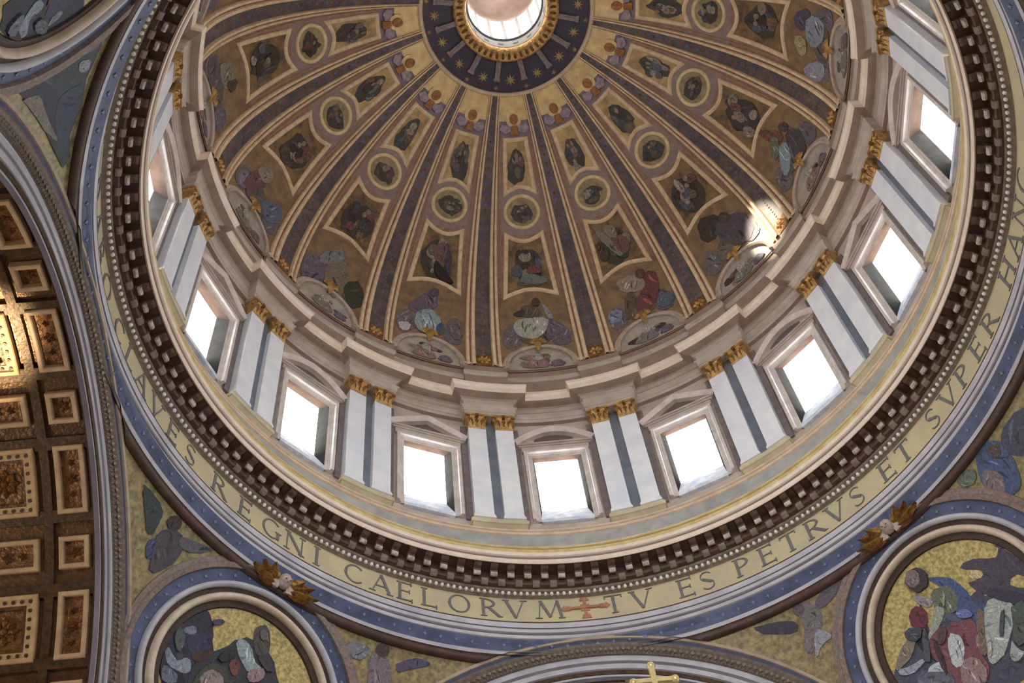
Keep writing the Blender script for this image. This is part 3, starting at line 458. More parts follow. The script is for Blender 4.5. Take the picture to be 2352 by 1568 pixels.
for i in range(16):
    bay = link("painted_bay", bay_me, dome, bayrot(i)); far = 6 <= i <= 10
    for nm, me in (("picture_frame", low_frame), ("picture_ground", low_field), ("picture_frame", up_frame), ("picture_ground", up_field), ("roundel_frame", round_frame), ("roundel_ground", round_field), ("bay_edging", edge_me), ("lunette_frame", lun_frame), ("lunette_ground", lun_field), ("gilded_shell", shell_me), ("winged_head", cherub_me)):
        link(nm, me, bay)
    j = i if i <= 8 else i-16
    fig = [((104, 90, 92), [(-6.6, 9.5), (-6.9, 14.5), (-4.6, 16.5), (-3.0, 13.0), (-3.8, 9.8)]), ((96, 84, 90), [(6.6, 9.0), (6.9, 13.5), (5.0, 16.0), (3.2, 13.0), (3.6, 9.6)]), ((92, 78, 76), [(-3.4, 11.0), (-2.6, 15.5), (0.4, 17.0), (2.8, 15.0), (3.2, 11.0)])]
    fig += BAY_FIGURE.get(j) or rand_figure(0, 16.5, 4.4, 6.0, 40+i)
    figure("painted_figure", fig, lambda u, t: dome_p(u, t), dome_n, 0.05, bay)
    figure("painted_figure", busy(0, 32.4, 4.9, 6.2, 70+i, 10)+(BAY_PANEL.get(j) or []), lambda u, t: dome_p(u, t), dome_n, 0.08, bay)
    figure("painted_figure", busy(0, 56.2, 4.3, 5.2, 100+i, 9), lambda u, t: dome_p(u, t), dome_n, 0.08, bay)
    figure("painted_figure", busy(0, RC, 4.2, 2.9, 130+i, 8), lambda u, t: dome_p(u, t), dome_n, 0.08, bay)
    figure("painted_figure", busy(0, 4.2, 5.2, 3.6, 160+i, 5)[1:]+[((112, 104, 100) if i % 3 else (132, 100, 86), [(-3.2, 1.6), (-2.4, 4.0), (-0.6, 4.8), (0.8, 4.2), (1.8, 1.6)]), ((152, 142, 132), [(-1.2, 4.4), (-1.3, 6.0), (-0.2, 6.6), (0.6, 5.8), (0.4, 4.4)]), ((100, 88, 96), [(2.0, 1.6), (2.4, 3.4), (4.0, 3.8), (5.0, 1.6)])], lambda u, t: dome_p(u, t), dome_n, 0.08, bay)
# ------------------------------------------------------------------ eye of the dome and lantern
mb = MB()
rows = [[dome_p(360*j/96, th, 0.0) for j in range(96)] for th in (71.7, 73.5, 75.3, 77.2, 79.2)]
mb.grid(rows, 0, close=True)
eye = build(mb, "eye_ceiling", M_NIGHT, smooth=True); tag(eye, "dark starry ring round the bright eye of the dome", "ceiling", kind="structure")
mb = MB(); q = [dome_p(360*k/96, 71.7) for k in range(96)]; nn = [dome_n(360*k/96, 71.7) for k in range(96)]
mb.sweep(q, nn, [(-0.16, 0.0), (-0.16, 0.2), (0.0, 0.3), (0.16, 0.2), (0.16, 0.0)], True); build(mb, "rim_moulding", M_CREAM, eye, True)
mb = MB(); revolve(mb, [(4.05, 103.75), (4.0, 103.45), (3.8, 103.35), (3.55, 103.5), (3.25, 103.55), (3.05, 103.75), (3.0, 104.2)], n=96); ring = build(mb, "gilded_ring", M_GOLD, eye, True)
mb = MB()
for k in range(48):
    a = 7.5*k; c = Vector(cyl(a, 3.62, 103.42)); r = Vector((math.cos(math.radians(a)), math.sin(math.radians(a)), 0)); t = Vector((-r.y, r.x, 0)); dn = Vector((0, 0, -1))
    b = len(mb.v); mb.v += [tuple(x) for x in (c-r*0.3-t*0.08, c+r*0.3-t*0.13, c+r*0.3+t*0.13, c-r*0.3+t*0.08, c+dn*0.16)]
    for f in ((0, 1, 4), (1, 2, 4), (2, 3, 4), (3, 0, 4)): mb.face([b+x for x in f])
o = build(mb, "ring_leaf_work", M_GOLD_D, ring); o["kind"] = "stuff"
mb = MB(); n, r, up = dframe(-11.25, 77.2); c = dome_p(-11.25, 77.3)
for x0, x1, y0, y1, h in ((-0.19, 0.19, -0.85, 0.62, 0.22), (-0.25, 0.25, -1.05, -0.82, 0.18), (-0.06, 0.06, -0.75, 0.55, 0.28)):
    mb.plate([c+r*x+up*y for x, y in ((x0, y0), (x1, y0), (x1, y1), (x0, y1))], [n]*4, 0, h)
brk_me = mb.mesh("bracket", [M_BRACKET])
def star(u, th, rad, name, k=8, h=0.09):
    n, r, up = dframe(u, th); c = dome_p(u, th, 0.02); mb = MB(); pts = []
    for q in range(2*k):
        rr = rad if q % 2 == 0 else rad*0.36; a = math.pi*q/k; pts.append(c+r*(rr*math.cos(a))+up*(rr*math.sin(a)))
    b = len(mb.v); mb.v += [tuple(p) for p in pts]+[tuple(c+n*h)]
    for q in range(2*k): mb.face((b+q, b+(q+1) % (2*k), b+2*k))
    return mb.mesh(name, [M_STAR])
star_me = star(0, 74.8, 0.46, "star"); star2_me = star(-11.25, 73.0, 0.24, "star", 6)
for i in range(16):
    for nm, me in (("bracket", brk_me), ("star", star_me), ("star", star2_me)): link(nm, me, eye, bayrot(i))
mb = MB(); revolve(mb, [(3.0, 104.0), (3.0, 105.6)], n=64); lant = build(mb, "lantern_wall", mat("lantern_white", (150, 146, 140), (130, 126, 120), scale=1, gain=1.0), smooth=True)
tag(lant, "brightly lit lantern above the eye of the dome", "lantern", kind="structure")
mb = MB(); revolve(mb, [(3.0, 105.6), (2.86, 105.66), (2.86, 105.8), (3.0, 105.86)], n=64); build(mb, "railing_ring", mat("lantern_rail", (70, 76, 84), (56, 62, 70), scale=2, gain=1.0), lant, True)
mb = MB(); revolve(mb, [(3.0, 111.4), (2.9, 111.5), (2.88, 111.8)], n=64); build(mb, "lantern_cornice", M_LANTERNCAP, lant, True)
mb = MB(); revolve(mb, [(2.88*math.cos(math.radians(t)), 111.8+2.4*math.sin(math.radians(t))) for t in range(0, 91, 10)], n=64); build(mb, "lantern_cupola", M_LANTERNCAP, lant, True)
for k in range(16):
    mb = MB(); a0 = 22.5*k
    revolve(mb, [(3.02, 105.86), (3.02, 111.4)], a0+2.2, a0+20.3, 5); build(mb, "lantern_pane", E_LANTERN, lant)
    mb = MB(); revolve(mb, [(2.98, 105.86), (2.98, 111.4)], a0-2.2, a0+2.2, 2); build(mb, "lantern_mullion", MATS["lantern_white"], lant)
    mb = MB(); revolve(mb, [(2.985, 104.55), (2.985, 104.95)], a0+6, a0+14, 2); build(mb, "lantern_panel", MATS["lantern_rail"], lant)
# ------------------------------------------------------------------ drum: wall, order of paired pilasters, entablature
DW = 21.6
mb = MB()
revolve(mb, [(DW, 66.6), (DW, 67.9)], mis=[0]); revolve(mb, [(DW, 75.3), (DW, 81.2)])
for i in range(16): revolve(mb, [(DW, 67.9), (DW, 75.3)], -90+22.5*i+4.15, -90+22.5*i+22.5-4.15, 8)
drum = build(mb, "drum_wall", M_CREAM_D, smooth=True)
tag(drum, "stone drum with paired white pilasters between sixteen tall windows", "wall", kind="structure")
mb = MB(); revolve(mb, [(DW, 78.75), (21.34, 78.78), (21.34, 79.1), (21.28, 79.12), (21.28, 79.42), (21.16, 79.5), (21.16, 79.58), (21.42, 79.6), (21.42, 80.1), (21.2, 80.2), (21.1, 80.3), (20.8, 80.34), (20.6, 80.4), (20.58, 80.9), (20.46, 81.05), (20.44, 81.3), (21.2, 81.5)],
             mis=[1, 0, 0, 0, 0, 0, 1, 1, 0, 1, 1, 1, 2, 2, 2, 0])
build(mb, "entablature_ring", [M_CREAM_D, M_TAN, M_CORONA], drum)  # tan segments paint shade on soffits and recesses below the corona
bx = 20.75
pr = [(bx, 78.55, 0), (bx, 78.95, 0), (bx-0.06, 78.97, 0.06), (bx-0.06, 79.35, 0.06), (bx-0.2, 79.45, 0.2), (bx+0.02, 79.52, 0), (bx+0.02, 80.1, 0), (bx-0.2, 80.2, 0.2), (bx-0.3, 80.3, 0.3), (bx-0.55, 80.34, 0.55), (bx-0.8, 80.38, 0.8), (bx-0.82, 80.88, 0.82), (bx-0.93, 81.04, 0.93), (bx-0.95, 81.28, 0.95), (21.0, 81.45, 0.95)]
mb = MB(); ledge(mb, pr, 4.7, 21.5, [0, 0, 0, 0, 1, 0, 0, 1, 1, 1, 2, 2, 2, 0]); mb.poly([cyl(-90+4.7, 21.5, 78.55), cyl(-90+4.7, bx, 78.55), cyl(-90, bx, 78.55), cyl(-90-4.7, bx, 78.55), cyl(-90-4.7, 21.5, 78.55)])
break_me = mb.mesh("entablature_break", [M_CREAM_D, M_TAN, M_CORONA])  # same shade tan painted under the corona of the breaks
# attic above, with pedestals under the ribs
mb = MB(); revolve(mb, [(20.98, 81.4), (20.98, 83.6), (20.86, 83.7), (20.86, 84.0), (20.95, 84.05), (20.88, 84.8), (20.8, 84.95)], mis=[0, 1, 1, 1, 0, 1]); build(mb, "attic_ring", [M_TAN, M_CREAM_D], drum)
mb = MB(); ledge(mb, [(20.62, 81.4, 0), (20.62, 83.7, 0), (20.5, 83.8, 0.1), (20.5, 84.15, 0.1), (20.62, 84.2, 0), (20.55, 85.15, 0), (20.5, 85.3, 0)], 4.1, 21.0, [0, 1, 1, 1, 0, 1]); attic_me = mb.mesh("attic_pedestal", [M_TAN, M_CREAM_D])
# plinth under the pilasters
mb = MB(); ledge(mb, [(21.3, 66.5, 0), (20.98, 66.72, 0), (20.9, 66.75, 0.08), (20.9, 67.05, 0.08), (20.95, 67.1, 0), (20.95, 67.2, 0), (21.5, 67.2, 0)], 4.5, 21.5, [1, 1, 1, 1, 1, 1]); plinth_me = mb.mesh("pilaster_plinth", [M_PODIUM, M_PEDESTAL])
def slab(mb, u0, u1, r0, r1, z0, z1, mi=0):
    w = [cyl(-90-u0, r1, z0), cyl(-90-u0, r0, z0), cyl(-90-u1, r0, z0), cyl(-90-u1, r1, z0)]
    mb.hexa(w+[(x, y, z+z1-z0) for x, y, z in w], mi)
mb = MB(); slab(mb, -0.9, 0.9, 21.3, 21.58, 67.2, 78.6); gap_me = mb.mesh("slate_grey_strip", [M_SLATE])  # blue-grey strip in the gap between paired pilasters
PW = (0.86, 4.06)
shaft_me, cap_me, base_me = [], [], []
for s in (-1, 1):
    u0, u1 = (PW[0], PW[1]) if s > 0 else (-PW[1], -PW[0])
    mb = MB(); slab(mb, u0, u1, 20.95, 21.55, 67.62, 77.15); shaft_me.append(mb.mesh("pilaster", [M_WHITE]))
    mb = MB(); slab(mb, u0-0.25, u1+0.25, 20.86, 21.55, 67.2, 67.36); slab(mb, u0-0.15, u1+0.15, 20.90, 21.55, 67.36, 67.5); slab(mb, u0-0.08, u1+0.08, 20.925, 21.55, 67.5, 67.62); base_me.append(mb.mesh("pilaster_base", [M_WHITE]))
    mb = MB(); um = (u0+u1)/2; hw = (u1-u0)/2
    rows = []
    for z, k, r in ((77.15, 1.0, 20.93), (77.25, 1.06, 20.88), (77.3, 0.98, 20.93), (77.9, 1.0, 20.9), (78.25, 1.12, 20.8), (78.36, 1.22, 20.7)):
        rows.append([cyl(-90-(um-hw*k), 21.55, z), cyl(-90-(um-hw*k), r, z), cyl(-90-um, r, z), cyl(-90-(um+hw*k), r, z), cyl(-90-(um+hw*k), 21.55, z)])
    mb.grid(rows, 0)
    slab(mb, um-hw*1.3, um+hw*1.3, 20.64, 21.55, 78.36, 78.56)
    dg = lambda m: math.degrees(m/20.8)
    for row, (z0, z1, n, off) in enumerate(((77.3, 77.72, 4, 0.0), (77.55, 78.05, 3, 0.0))):   # acanthus leaves
        for k in range(n):
            u = um-hw+(2*hw)*(k+0.5)/n; w = hw/n*0.85
            p = [cyl(-90-(u-w), 20.9, z0), cyl(-90-(u+w), 20.9, z0), cyl(-90-(u+w*0.8), 20.8, z1-0.08), cyl(-90-(u-w*0.8), 20.8, z1-0.08), cyl(-90-u, 20.66, z1), cyl(-90-u, 20.84, z0+0.1)]
            b = len(mb.v); mb.v += p
            for f in ((0, 5, 3), (5, 1, 2), (5, 2, 4), (3, 5, 4), (0, 1, 5)): mb.face([b+x for x in f], 1 if row else 0)
    for e in (-1, 1):                                                                           # corner volutes
        uc = um+e*hw*1.05; m = 8; b = len(mb.v)
        mb.v += [cyl(-90-(uc+dg(0.16*math.cos(2*math.pi*k/m))), 20.66, 78.18+0.16*math.sin(2*math.pi*k/m)) for k in range(m)]
        mb.v += [cyl(-90-(uc+dg(0.16*math.cos(2*math.pi*k/m))), 20.95, 78.18+0.16*math.sin(2*math.pi*k/m)) for k in range(m)]
        mb.face(range(b, b+m), 1)
        for k in range(m): mb.face((b+k, b+(k+1) % m, b+m+(k+1) % m, b+m+k), 0)
    slab(mb, um-dg(0.1), um+dg(0.1), 20.58, 20.8, 78.2, 78.5, 1)
    cap_me.append(mb.mesh("capital", [M_GOLD, M_GOLD_D]))
# narrow plum marble strips beside the windows
mb = MB(); slab(mb, 5.95, 6.75, 21.52, 21.6, 67.9, 77.6); slab(mb, -6.75, -5.95, 21.52, 21.6, 67.9, 77.6)
strip_me = []
for s in (-1, 1):
    mb = MB(); u0, u1 = (6.1, 7.15) if s > 0 else (-7.15, -6.1)
    slab(mb, u0, u1, 21.45, 21.59, 67.6, 78.0); strip_me.append(mb.mesh("marble_strip", [M_PLUM]))
for i in range(16):
    rz = bayrot(i)-math.radians(-11.25)*1.0
    link("entablature_break", break_me, drum, rz); link("attic_pedestal", attic_me, drum, rz); link("pilaster_plinth", plinth_me, drum, rz); link("slate_grey_strip", gap_me, drum, rz)
    for k in range(2):
        p = link("pilaster", shaft_me[k], drum, rz); link("capital", cap_me[k], p); link("pilaster_base", base_me[k], p)
        link("marble_strip", strip_me[k], drum, bayrot(i))
# ---- windows (flat units set in the curved wall)
def W(x, r, z): return Vector((-x, -r, z))
IN = Vector((0, 1, 0))
def win_frame_path(hx, z0, z1): return [W(-hx, DW, z0), W(-hx, DW, z1), W(hx, DW, z1), W(hx, DW, z0)]
mb = MB(); p = [W(-1.86, 21.5, 67.75), W(-1.86, 21.5, 74.96), W(1.86, 21.5, 74.96), W(1.86, 21.5, 67.75)]
mb.sweep(p, [IN]*4, [(-0.28, 0.06), (-0.1, 0.08), (-0.06, 0.16), (0.02, 0.18), (0.06, 0.34), (0.24, 0.36), (0.26, -0.1)]); frame_me = mb.mesh("window_frame", [mat("window_frame_stone", (186, 176, 170), (164, 154, 148), scale=1.2, rough=0.5)])
def bar(mb, x0, x1, r0, r1, z0, z1, mi=0):
    a = [W(x0, r1, z0), W(x0, r0, z0), W(x1, r0, z0), W(x1, r1, z0)]; mb.hexa(a+[q+Vector((0, 0, z1-z0)) for q in a], mi)
mb = MB()
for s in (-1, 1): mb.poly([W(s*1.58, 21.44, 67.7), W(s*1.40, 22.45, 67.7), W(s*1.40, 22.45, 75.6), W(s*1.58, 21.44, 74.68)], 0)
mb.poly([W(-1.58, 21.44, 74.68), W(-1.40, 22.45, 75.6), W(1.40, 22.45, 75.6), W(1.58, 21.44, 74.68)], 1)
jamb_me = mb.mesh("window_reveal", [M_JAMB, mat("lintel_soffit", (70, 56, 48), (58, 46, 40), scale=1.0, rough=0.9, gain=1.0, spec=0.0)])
mb = MB(); mb.hexa([W(-1.42, 22.45, 67.6), W(-1.6, 21.35, 67.6), W(1.6, 21.35, 67.6), W(1.42, 22.45, 67.6), W(-1.42, 22.45, 70.3), W(-1.6, 21.35, 67.9), W(1.6, 21.35, 67.9), W(1.42, 22.45, 70.3)]); sill_me = mb.mesh("window_sill", [M_SILL])
mb = MB(); bar(mb, -1.42, 1.42, 22.38, 22.44, 70.0, 75.62); pane_me = mb.mesh("window_pane", [E_PANE])
mb = MB()
bar(mb, -2.2, 2.2, 21.28, 21.62, 75.28, 75.75); bar(mb, -2.35, 2.35, 21.2, 21.62, 75.75, 75.88); bar(mb, -2.5, 2.5, 21.1, 21.62, 75.88, 76.05)
lintel_me = mb.mesh("lintel", [M_CREAM_D])
RK = [(-0.17, -0.3), (-0.17, 0.26), (-0.06, 0.34), (0.08, 0.40), (0.18, 0.44), (0.18, -0.3)]
def pediment(kind):
    mb = MB(); R0 = 21.5
    if kind == 0:
        path = [W(-2.55+5.1*k/16, R0, 76.28+1.3*math.sin(math.pi*k/16)**0.9) for k in range(17)]
    else:
        path = [W(-2.6, R0, 76.3), W(0, R0, 77.66), W(2.6, R0, 76.3)]
    mb.sweep(path, [IN]*len(path), RK)
    mb.poly([q-IN*0.06 for q in path], 1)
    return mb.mesh("pediment", [mat("pediment_stone", (188, 174, 166), (168, 154, 146), scale=1.2, rough=0.5), mat("tympanum_shade", (92, 80, 76), (78, 66, 62), scale=1.2)])  # tympanum colour darkened to paint the shade of its recess
ped_me = [pediment(0), pediment(1)]
WLAB = {0: "drum window with curved pediment straight above the red cross of the frieze", 1: "drum window with triangular pediment, next beyond the cross window towards the sunlit bay",
        2: "drum window with curved pediment under the sunlit foot of the dome", 3: "drum window with triangular pediment, next beyond the sunlit bay", 4: "drum window with tall curved pediment, cut by the cornice at the picture's side",
        15: "drum window with triangular pediment, next before the cross window", 14: "drum window with curved pediment, second before the cross window", 13: "drum window with triangular pediment, third before the cross window", 12: "drum window seen almost edge-on above the coffered vault"}
for i in range(16):
    e = bpy.data.objects.new("window_%d" % (i+1), None); C.objects.link(e); e.rotation_euler = (0, 0, bayrot(i))
    tag(e, WLAB.get(i, "drum window with %s pediment behind the beholder, number %d round the drum" % ("curved" if i % 2 == 0 else "triangular", i+1)), "window", "drum windows", "structure")
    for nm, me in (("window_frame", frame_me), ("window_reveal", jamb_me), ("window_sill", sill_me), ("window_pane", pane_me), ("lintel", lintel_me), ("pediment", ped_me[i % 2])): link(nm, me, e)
# ------------------------------------------------------------------ podium of the drum
mb = MB(); revolve(mb, [(21.2, 63.0), (21.2, 64.7), (21.14, 64.74), (21.14, 64.86), (21.22, 64.9), (21.22, 65.95), (21.12, 66.0), (21.1, 66.14), (21.22, 66.18), (21.26, 66.4), (21.18, 66.44), (21.18, 66.56), (21.32, 66.6), (21.4, 66.9), (21.62, 66.95)], mis=[0, 1, 1, 1, 2, 1, 1, 1, 0, 1, 1, 1, 3, 0]); o = build(mb, "podium_wall", [M_PODIUM, M_CREAM, mat("podium_band", (152, 150, 146), (126, 126, 124), scale=0.9, detail=7), M_PEDESTAL])
tag(o, "grey stone podium ring below the drum windows", "wall", kind="structure"); podium = o
# ------------------------------------------------------------------ the great entablature
mb = MB()
P_ = [(21.95, 57.25), (21.9, 57.28), (21.9, 57.5), (21.86, 57.52), (21.86, 57.64), (21.82, 57.66), (21.82, 57.9), (21.78, 57.92), (21.78, 58.04), (21.74, 58.06), (21.74, 58.3), (21.68, 58.34), (21.62, 58.46), (21.6, 58.64), (21.6, 58.74), (21.86, 58.8)]
revolve(mb, P_, mis=[1, 0, 1, 1, 0, 0, 1, 1, 0, 0, 1, 0, 0, 2, 2], n=256); ent = build(mb, "trim_1", [M_LAV, M_LAV2, M_BROWN])  # brown top edge paints the shadow line at the frieze foot
tag(ent, "great circular entablature with gold inscription frieze and brown bracketed cornice", "cornice", kind="structure")
mb = MB(); revolve(mb, [(21.86, 58.78), (21.86, 60.98)], n=256); frieze = build(mb, "frieze", M_FRIEZE, ent, True)
mb = MB(); revolve(mb, [(21.86, 60.96), (21.72, 61.0), (21.62, 61.02), (21.62, 61.18), (21.45, 61.2), (21.42, 61.34)], n=256, mis=[0, 0, 0, 0, 0]); build(mb, "bed_moulding", M_DENTIL, ent)
mb = MB(); revolve(mb, [(21.42, 61.34), (21.16, 61.36), (21.1, 61.5), (21.1, 62.16), (20.3, 62.2)], n=256, mis=[0, 0, 0, 1]); build(mb, "soffit", [M_SOFFIT, M_SOFFIT], ent)
mb = MB(); revolve(mb, [(20.34, 62.14), (20.25, 62.08), (20.2, 62.16), (20.2, 62.42), (20.14, 62.46), (20.14, 62.52), (20.06, 62.56), (20.02, 62.8), (20.1, 62.84)], n=256, mis=[0, 0, 0, 1, 1, 0, 0, 0]); build(mb, "crown_moulding", [M_CORONA, M_TAN], ent)
mb = MB(); revolve(mb, [(20.12, 62.82), (20.06, 62.86), (20.04, 63.12), (20.14, 63.16)], n=256, mis=[0, 0, 0]); build(mb, "gilt_fillet", M_GILT, ent)
mb = MB(); revolve(mb, [(20.16, 63.14), (20.18, 63.34), (20.12, 63.38), (20.12, 63.48), (20.4, 63.5), (21.36, 63.5)], n=256, mis=[0, 2, 2, 1, 1]); build(mb, "gallery_ledge", [M_BROWN, M_CREAM, M_GILT], ent)
# modillions, dentils, beads round the part in view
pitch = 360/137.0
def rad_prism(mb, prof, w, mi=0):      # prof [(r, z)] extruded +-w metres tangentially at az -90
    n = len(prof); b = len(mb.v)
    for s in (-1, 1): mb.v += [(-s*w, -r, z) for r, z in prof]
    mb.face(range(b, b+n), mi); mb.face([b+n+k for k in range(n)][::-1], mi)
    for k in range(n): mb.face((b+k, b+(k+1) % n, b+n+(k+1) % n, b+n+k), mi)
mb = MB(); rad_prism(mb, [(20.36, 62.2), (20.38, 62.04), (20.5, 61.98), (20.72, 61.96), (20.78, 61.86), (20.84, 61.8), (21.12, 61.8), (21.12, 62.2)], 0.21); mod_me = mb.mesh("modillion", [M_MODILL])
mb = MB(); rad_prism(mb, [(20.70, 61.78), (20.69, 61.62), (20.78, 61.54), (20.9, 61.58), (20.9, 61.8)], 0.19); modf_me = mb.mesh("modillion_lit_face", [M_MODFACE])
mb = MB(); rad_prism(mb, [(21.04, 61.38), (21.04, 61.62), (21.12, 61.64), (21.3, 61.3), (21.2, 61.28)], 0.19); dent_me = mb.mesh("dentil", [M_DENTIL])
mb = MB(); m = 6
for (z, k) in ((61.0, 0.5), (61.06, 1.0), (61.14, 0.9), (61.2, 0.5)): pass
rows = [[(0.105*k*math.cos(2*math.pi*j/m), -21.56+0.11*k*math.sin(2*math.pi*j/m), z) for j in range(m)] for z, k in ((60.96, 0.55), (61.02, 1.0), (61.13, 0.95), (61.2, 0.5))]
mb.grid(rows, 0, close=True); mb.poly(rows[0][::-1]); mb.poly(rows[-1]); bead_me = mb.mesh("bead", [M_BEAD], True)
def in_view(az):      # round the ring the picture shows az 40 down through -90 to -190
    return -222 <= az <= 48
k = 0
for j in range(137):
    az = -89.83+52*pitch-pitch*j
    if not in_view(az): break
    rz = math.radians(az+90)
    o = link("modillion", mod_me, ent, rz); link("modillion_lit_face", modf_me, o); link("dentil", dent_me, ent, rz+math.radians(pitch/2))
bp = 360/394.0; j = 0
while in_view(-90.13+150*bp-bp*j):
    link("bead", bead_me, ent, math.radians(-90.13+150*bp-bp*j+90)); j += 1
# ---- inscription, cut as Roman capitals (unit box 1 high, strokes as bars)
def stroke(mb, a, b, w, e=0.0):
    ax, ay = a; bx_, by = b; L = math.hypot(bx_-ax, by-ay); nx, ny = -(by-ay)/L*w/2, (bx_-ax)/L*w/2
    mb.append([(ax+nx, ay+ny), (ax-nx, ay-ny), (bx_-nx, by-ny), (bx_+nx, by+ny)])
def arc(mb, cx, cy, rx, ry, a0, a1, w0, w1, n=10):
    for k in range(n):
        t0, t1 = math.radians(a0+(a1-a0)*k/n), math.radians(a0+(a1-a0)*(k+1)/n)
        def wd(t): return w0+(w1-w0)*abs(math.sin(t))
        q = []
        for t, s in ((t0, 1), (t0, -1), (t1, -1), (t1, 1)):
            w = wd(t)/2*s; q.append((cx+(rx+w)*math.cos(t), cy+(ry+w)*math.sin(t)))
        mb.append(q)
TH, TN, SE = 0.12, 0.05, 0.035
def serif(q, x, y, w=0.28): q.append([(x-w/2, y-SE/2), (x+w/2, y-SE/2), (x+w/2, y+SE/2), (x-w/2, y+SE/2)])
def glyph(ch):
    q = []
    def vert(x, w=TH): stroke(q, (x, 0), (x, 1), w); serif(q, x, 0.025); serif(q, x, 0.975)
    def hor(x0, x1, y, end=True):
        stroke(q, (x0, y), (x1, y), TN)
        if end: stroke(q, (x1-0.02, y-0.1), (x1-0.02, y+0.1), 0.05)
    if ch == 'I': vert(0)
    elif ch == 'T': vert(0); stroke(q, (-0.36, 0.965), (0.36, 0.965), TN); stroke(q, (-0.34, 0.84), (-0.34, 0.99), 0.05); stroke(q, (0.34, 0.84), (0.34, 0.99), 0.05)
    elif ch == 'V': stroke(q, (-0.36, 1), (0.0, 0), TH); stroke(q, (0.36, 1), (0.0, 0), TN); serif(q, -0.36, 0.975); serif(q, 0.36, 0.975)
    elif ch == 'A': stroke(q, (-0.36, 0), (0.0, 1), TN); stroke(q, (0.38, 0), (0.0, 1), TH); stroke(q, (-0.2, 0.36), (0.24, 0.36), TN); serif(q, -0.36, 0.025); serif(q, 0.38, 0.025)
    elif ch == 'E': vert(-0.22); hor(-0.22, 0.27, 0.965); hor(-0.22, 0.2, 0.52); hor(-0.22, 0.3, 0.035)
    elif ch == 'L': vert(-0.2); hor(-0.2, 0.32, 0.035)
    elif ch == 'H': vert(-0.32); vert(0.32); hor(-0.32, 0.32, 0.52, False)
    elif ch == 'N': vert(-0.34, TN); vert(0.34, TN); stroke(q, (-0.36, 1), (0.36, 0), TH)
    elif ch == 'M': stroke(q, (-0.46, 0), (-0.34, 1), TN); stroke(q, (0.46, 0), (0.34, 1), TH); stroke(q, (-0.34, 1), (0, 0.08), TH); stroke(q, (0.34, 1), (0, 0.08), TN); serif(q, -0.46, 0.025); serif(q, 0.46, 0.025)
    elif ch == 'O': arc(q, 0, 0.5, 0.40, 0.47, 0, 360, TH, TN, 20)
    elif ch == 'C': arc(q, 0.04, 0.5, 0.40, 0.47, 45, 315, TH, TN, 16)
    elif ch == 'G': arc(q, 0.02, 0.5, 0.40, 0.47, 45, 330, TH, TN, 16); stroke(q, (0.33, 0.08), (0.33, 0.45), TH); serif(q, 0.33, 0.45)
    elif ch in 'PRBD':
        vert(-0.24)
        if ch == 'D': arc(q, -0.2, 0.5, 0.5, 0.46, -90, 90, TH, TN, 12)
        elif ch == 'B': arc(q, -0.2, 0.74, 0.36, 0.23, -90, 90, TH, TN, 10); arc(q, -0.2, 0.26, 0.42, 0.235, -90, 90, TH, TN, 10)
        else:
            arc(q, -0.2, 0.73, 0.40, 0.24, -90, 90, TH, TN, 10)
            if ch == 'R': stroke(q, (-0.02, 0.5), (0.40, 0.02), TH); serif(q, 0.42, 0.025, 0.2)
    elif ch == 'S': arc(q, 0, 0.735, 0.23, 0.235, 30, 265, TN, TN, 10); arc(q, 0, 0.265, 0.25, 0.24, -150, 85, TN, TN, 10); stroke(q, (-0.17, 0.63), (0.17, 0.38), TH)
    elif ch == '+':
        for a, b in (((-0.85, 0.5), (0.85, 0.5)), ((0, 0), (0, 1))): stroke(q, a, b, 0.13)
        for x, y in ((-0.85, 0.5), (0.85, 0.5)): q.append([(x-0.16, y), (x, y-0.16), (x+0.16, y), (x, y+0.16)]); q.append([(x*0.8-0.1, y-0.12), (x*0.8+0.1, y-0.12), (x*0.8+0.1, y+0.12), (x*0.8-0.1, y+0.12)])
        for x, y in ((0, 0.02), (0, 0.98)): q.append([(x-0.2, y-0.1), (x+0.2, y-0.1), (x+0.13, y+0.1), (x-0.13, y+0.1)])
        q.append([(-0.18, 0.32), (0.18, 0.32), (0.18, 0.68), (-0.18, 0.68)])
    return q
GL = {}
LH, LZ, LR = 1.5, 59.3, 21.86
def glyph_mesh(ch):
    if ch in GL: return GL[ch]
    mb = MB()
    for q in glyph(ch):
        pts = [Vector((-x*LH*0.92, -math.sqrt(LR**2-(x*LH)**2), LZ+y*LH)) for x, y in q]; mb.plate(pts, [Vector((0, 1, 0))]*4, 0.0, 0.05)
    GL[ch] = mb.mesh("letter" if ch != '+' else "cross_mark", [M_LETTER if ch != '+' else M_REDCROSS]); return GL[ch]
TEXT = [('+', -90.2), ('T', -94.4), ('V', -98.5), ('E', -105.1), ('S', -108.3), ('P', -113.9), ('E', -117.7), ('T', -121.4), ('R', -125.4), ('V', -129.3), ('S', -133.0), ('E', -138.7), ('T', -142.2),
        ('S', -148.4), ('V', -152.2), ('P', -156.0), ('E', -160.1), ('R', -164.0), ('H', -171.3), ('A', -175.5), ('N', -179.8), ('C', -184.1), ('M', -85.0), ('V', -80.0), ('R', -76.2), ('O', -71.8), ('L', -67.3), ('E', -63.7), ('A', -60.0), ('C', -55.8),
        ('I', -49.8), ('N', -46.1), ('G', -42.1), ('E', -37.4), ('R', -32.3), ('S', -26.3), ('E', -22.3), ('V', -18.1), ('A', -13.9), ('L', -10.2), ('C', -6.2), ('O', 0.0), ('B', 4.4), ('A', 8.6), ('D', 12.8), ('I', 18.5), ('B', 21.8), ('I', 25.1), ('T', 28.4)]
for ch, az in TEXT:
    link("letter" if ch != '+' else "cross_mark", glyph_mesh(ch), frieze, math.radians(az+90))
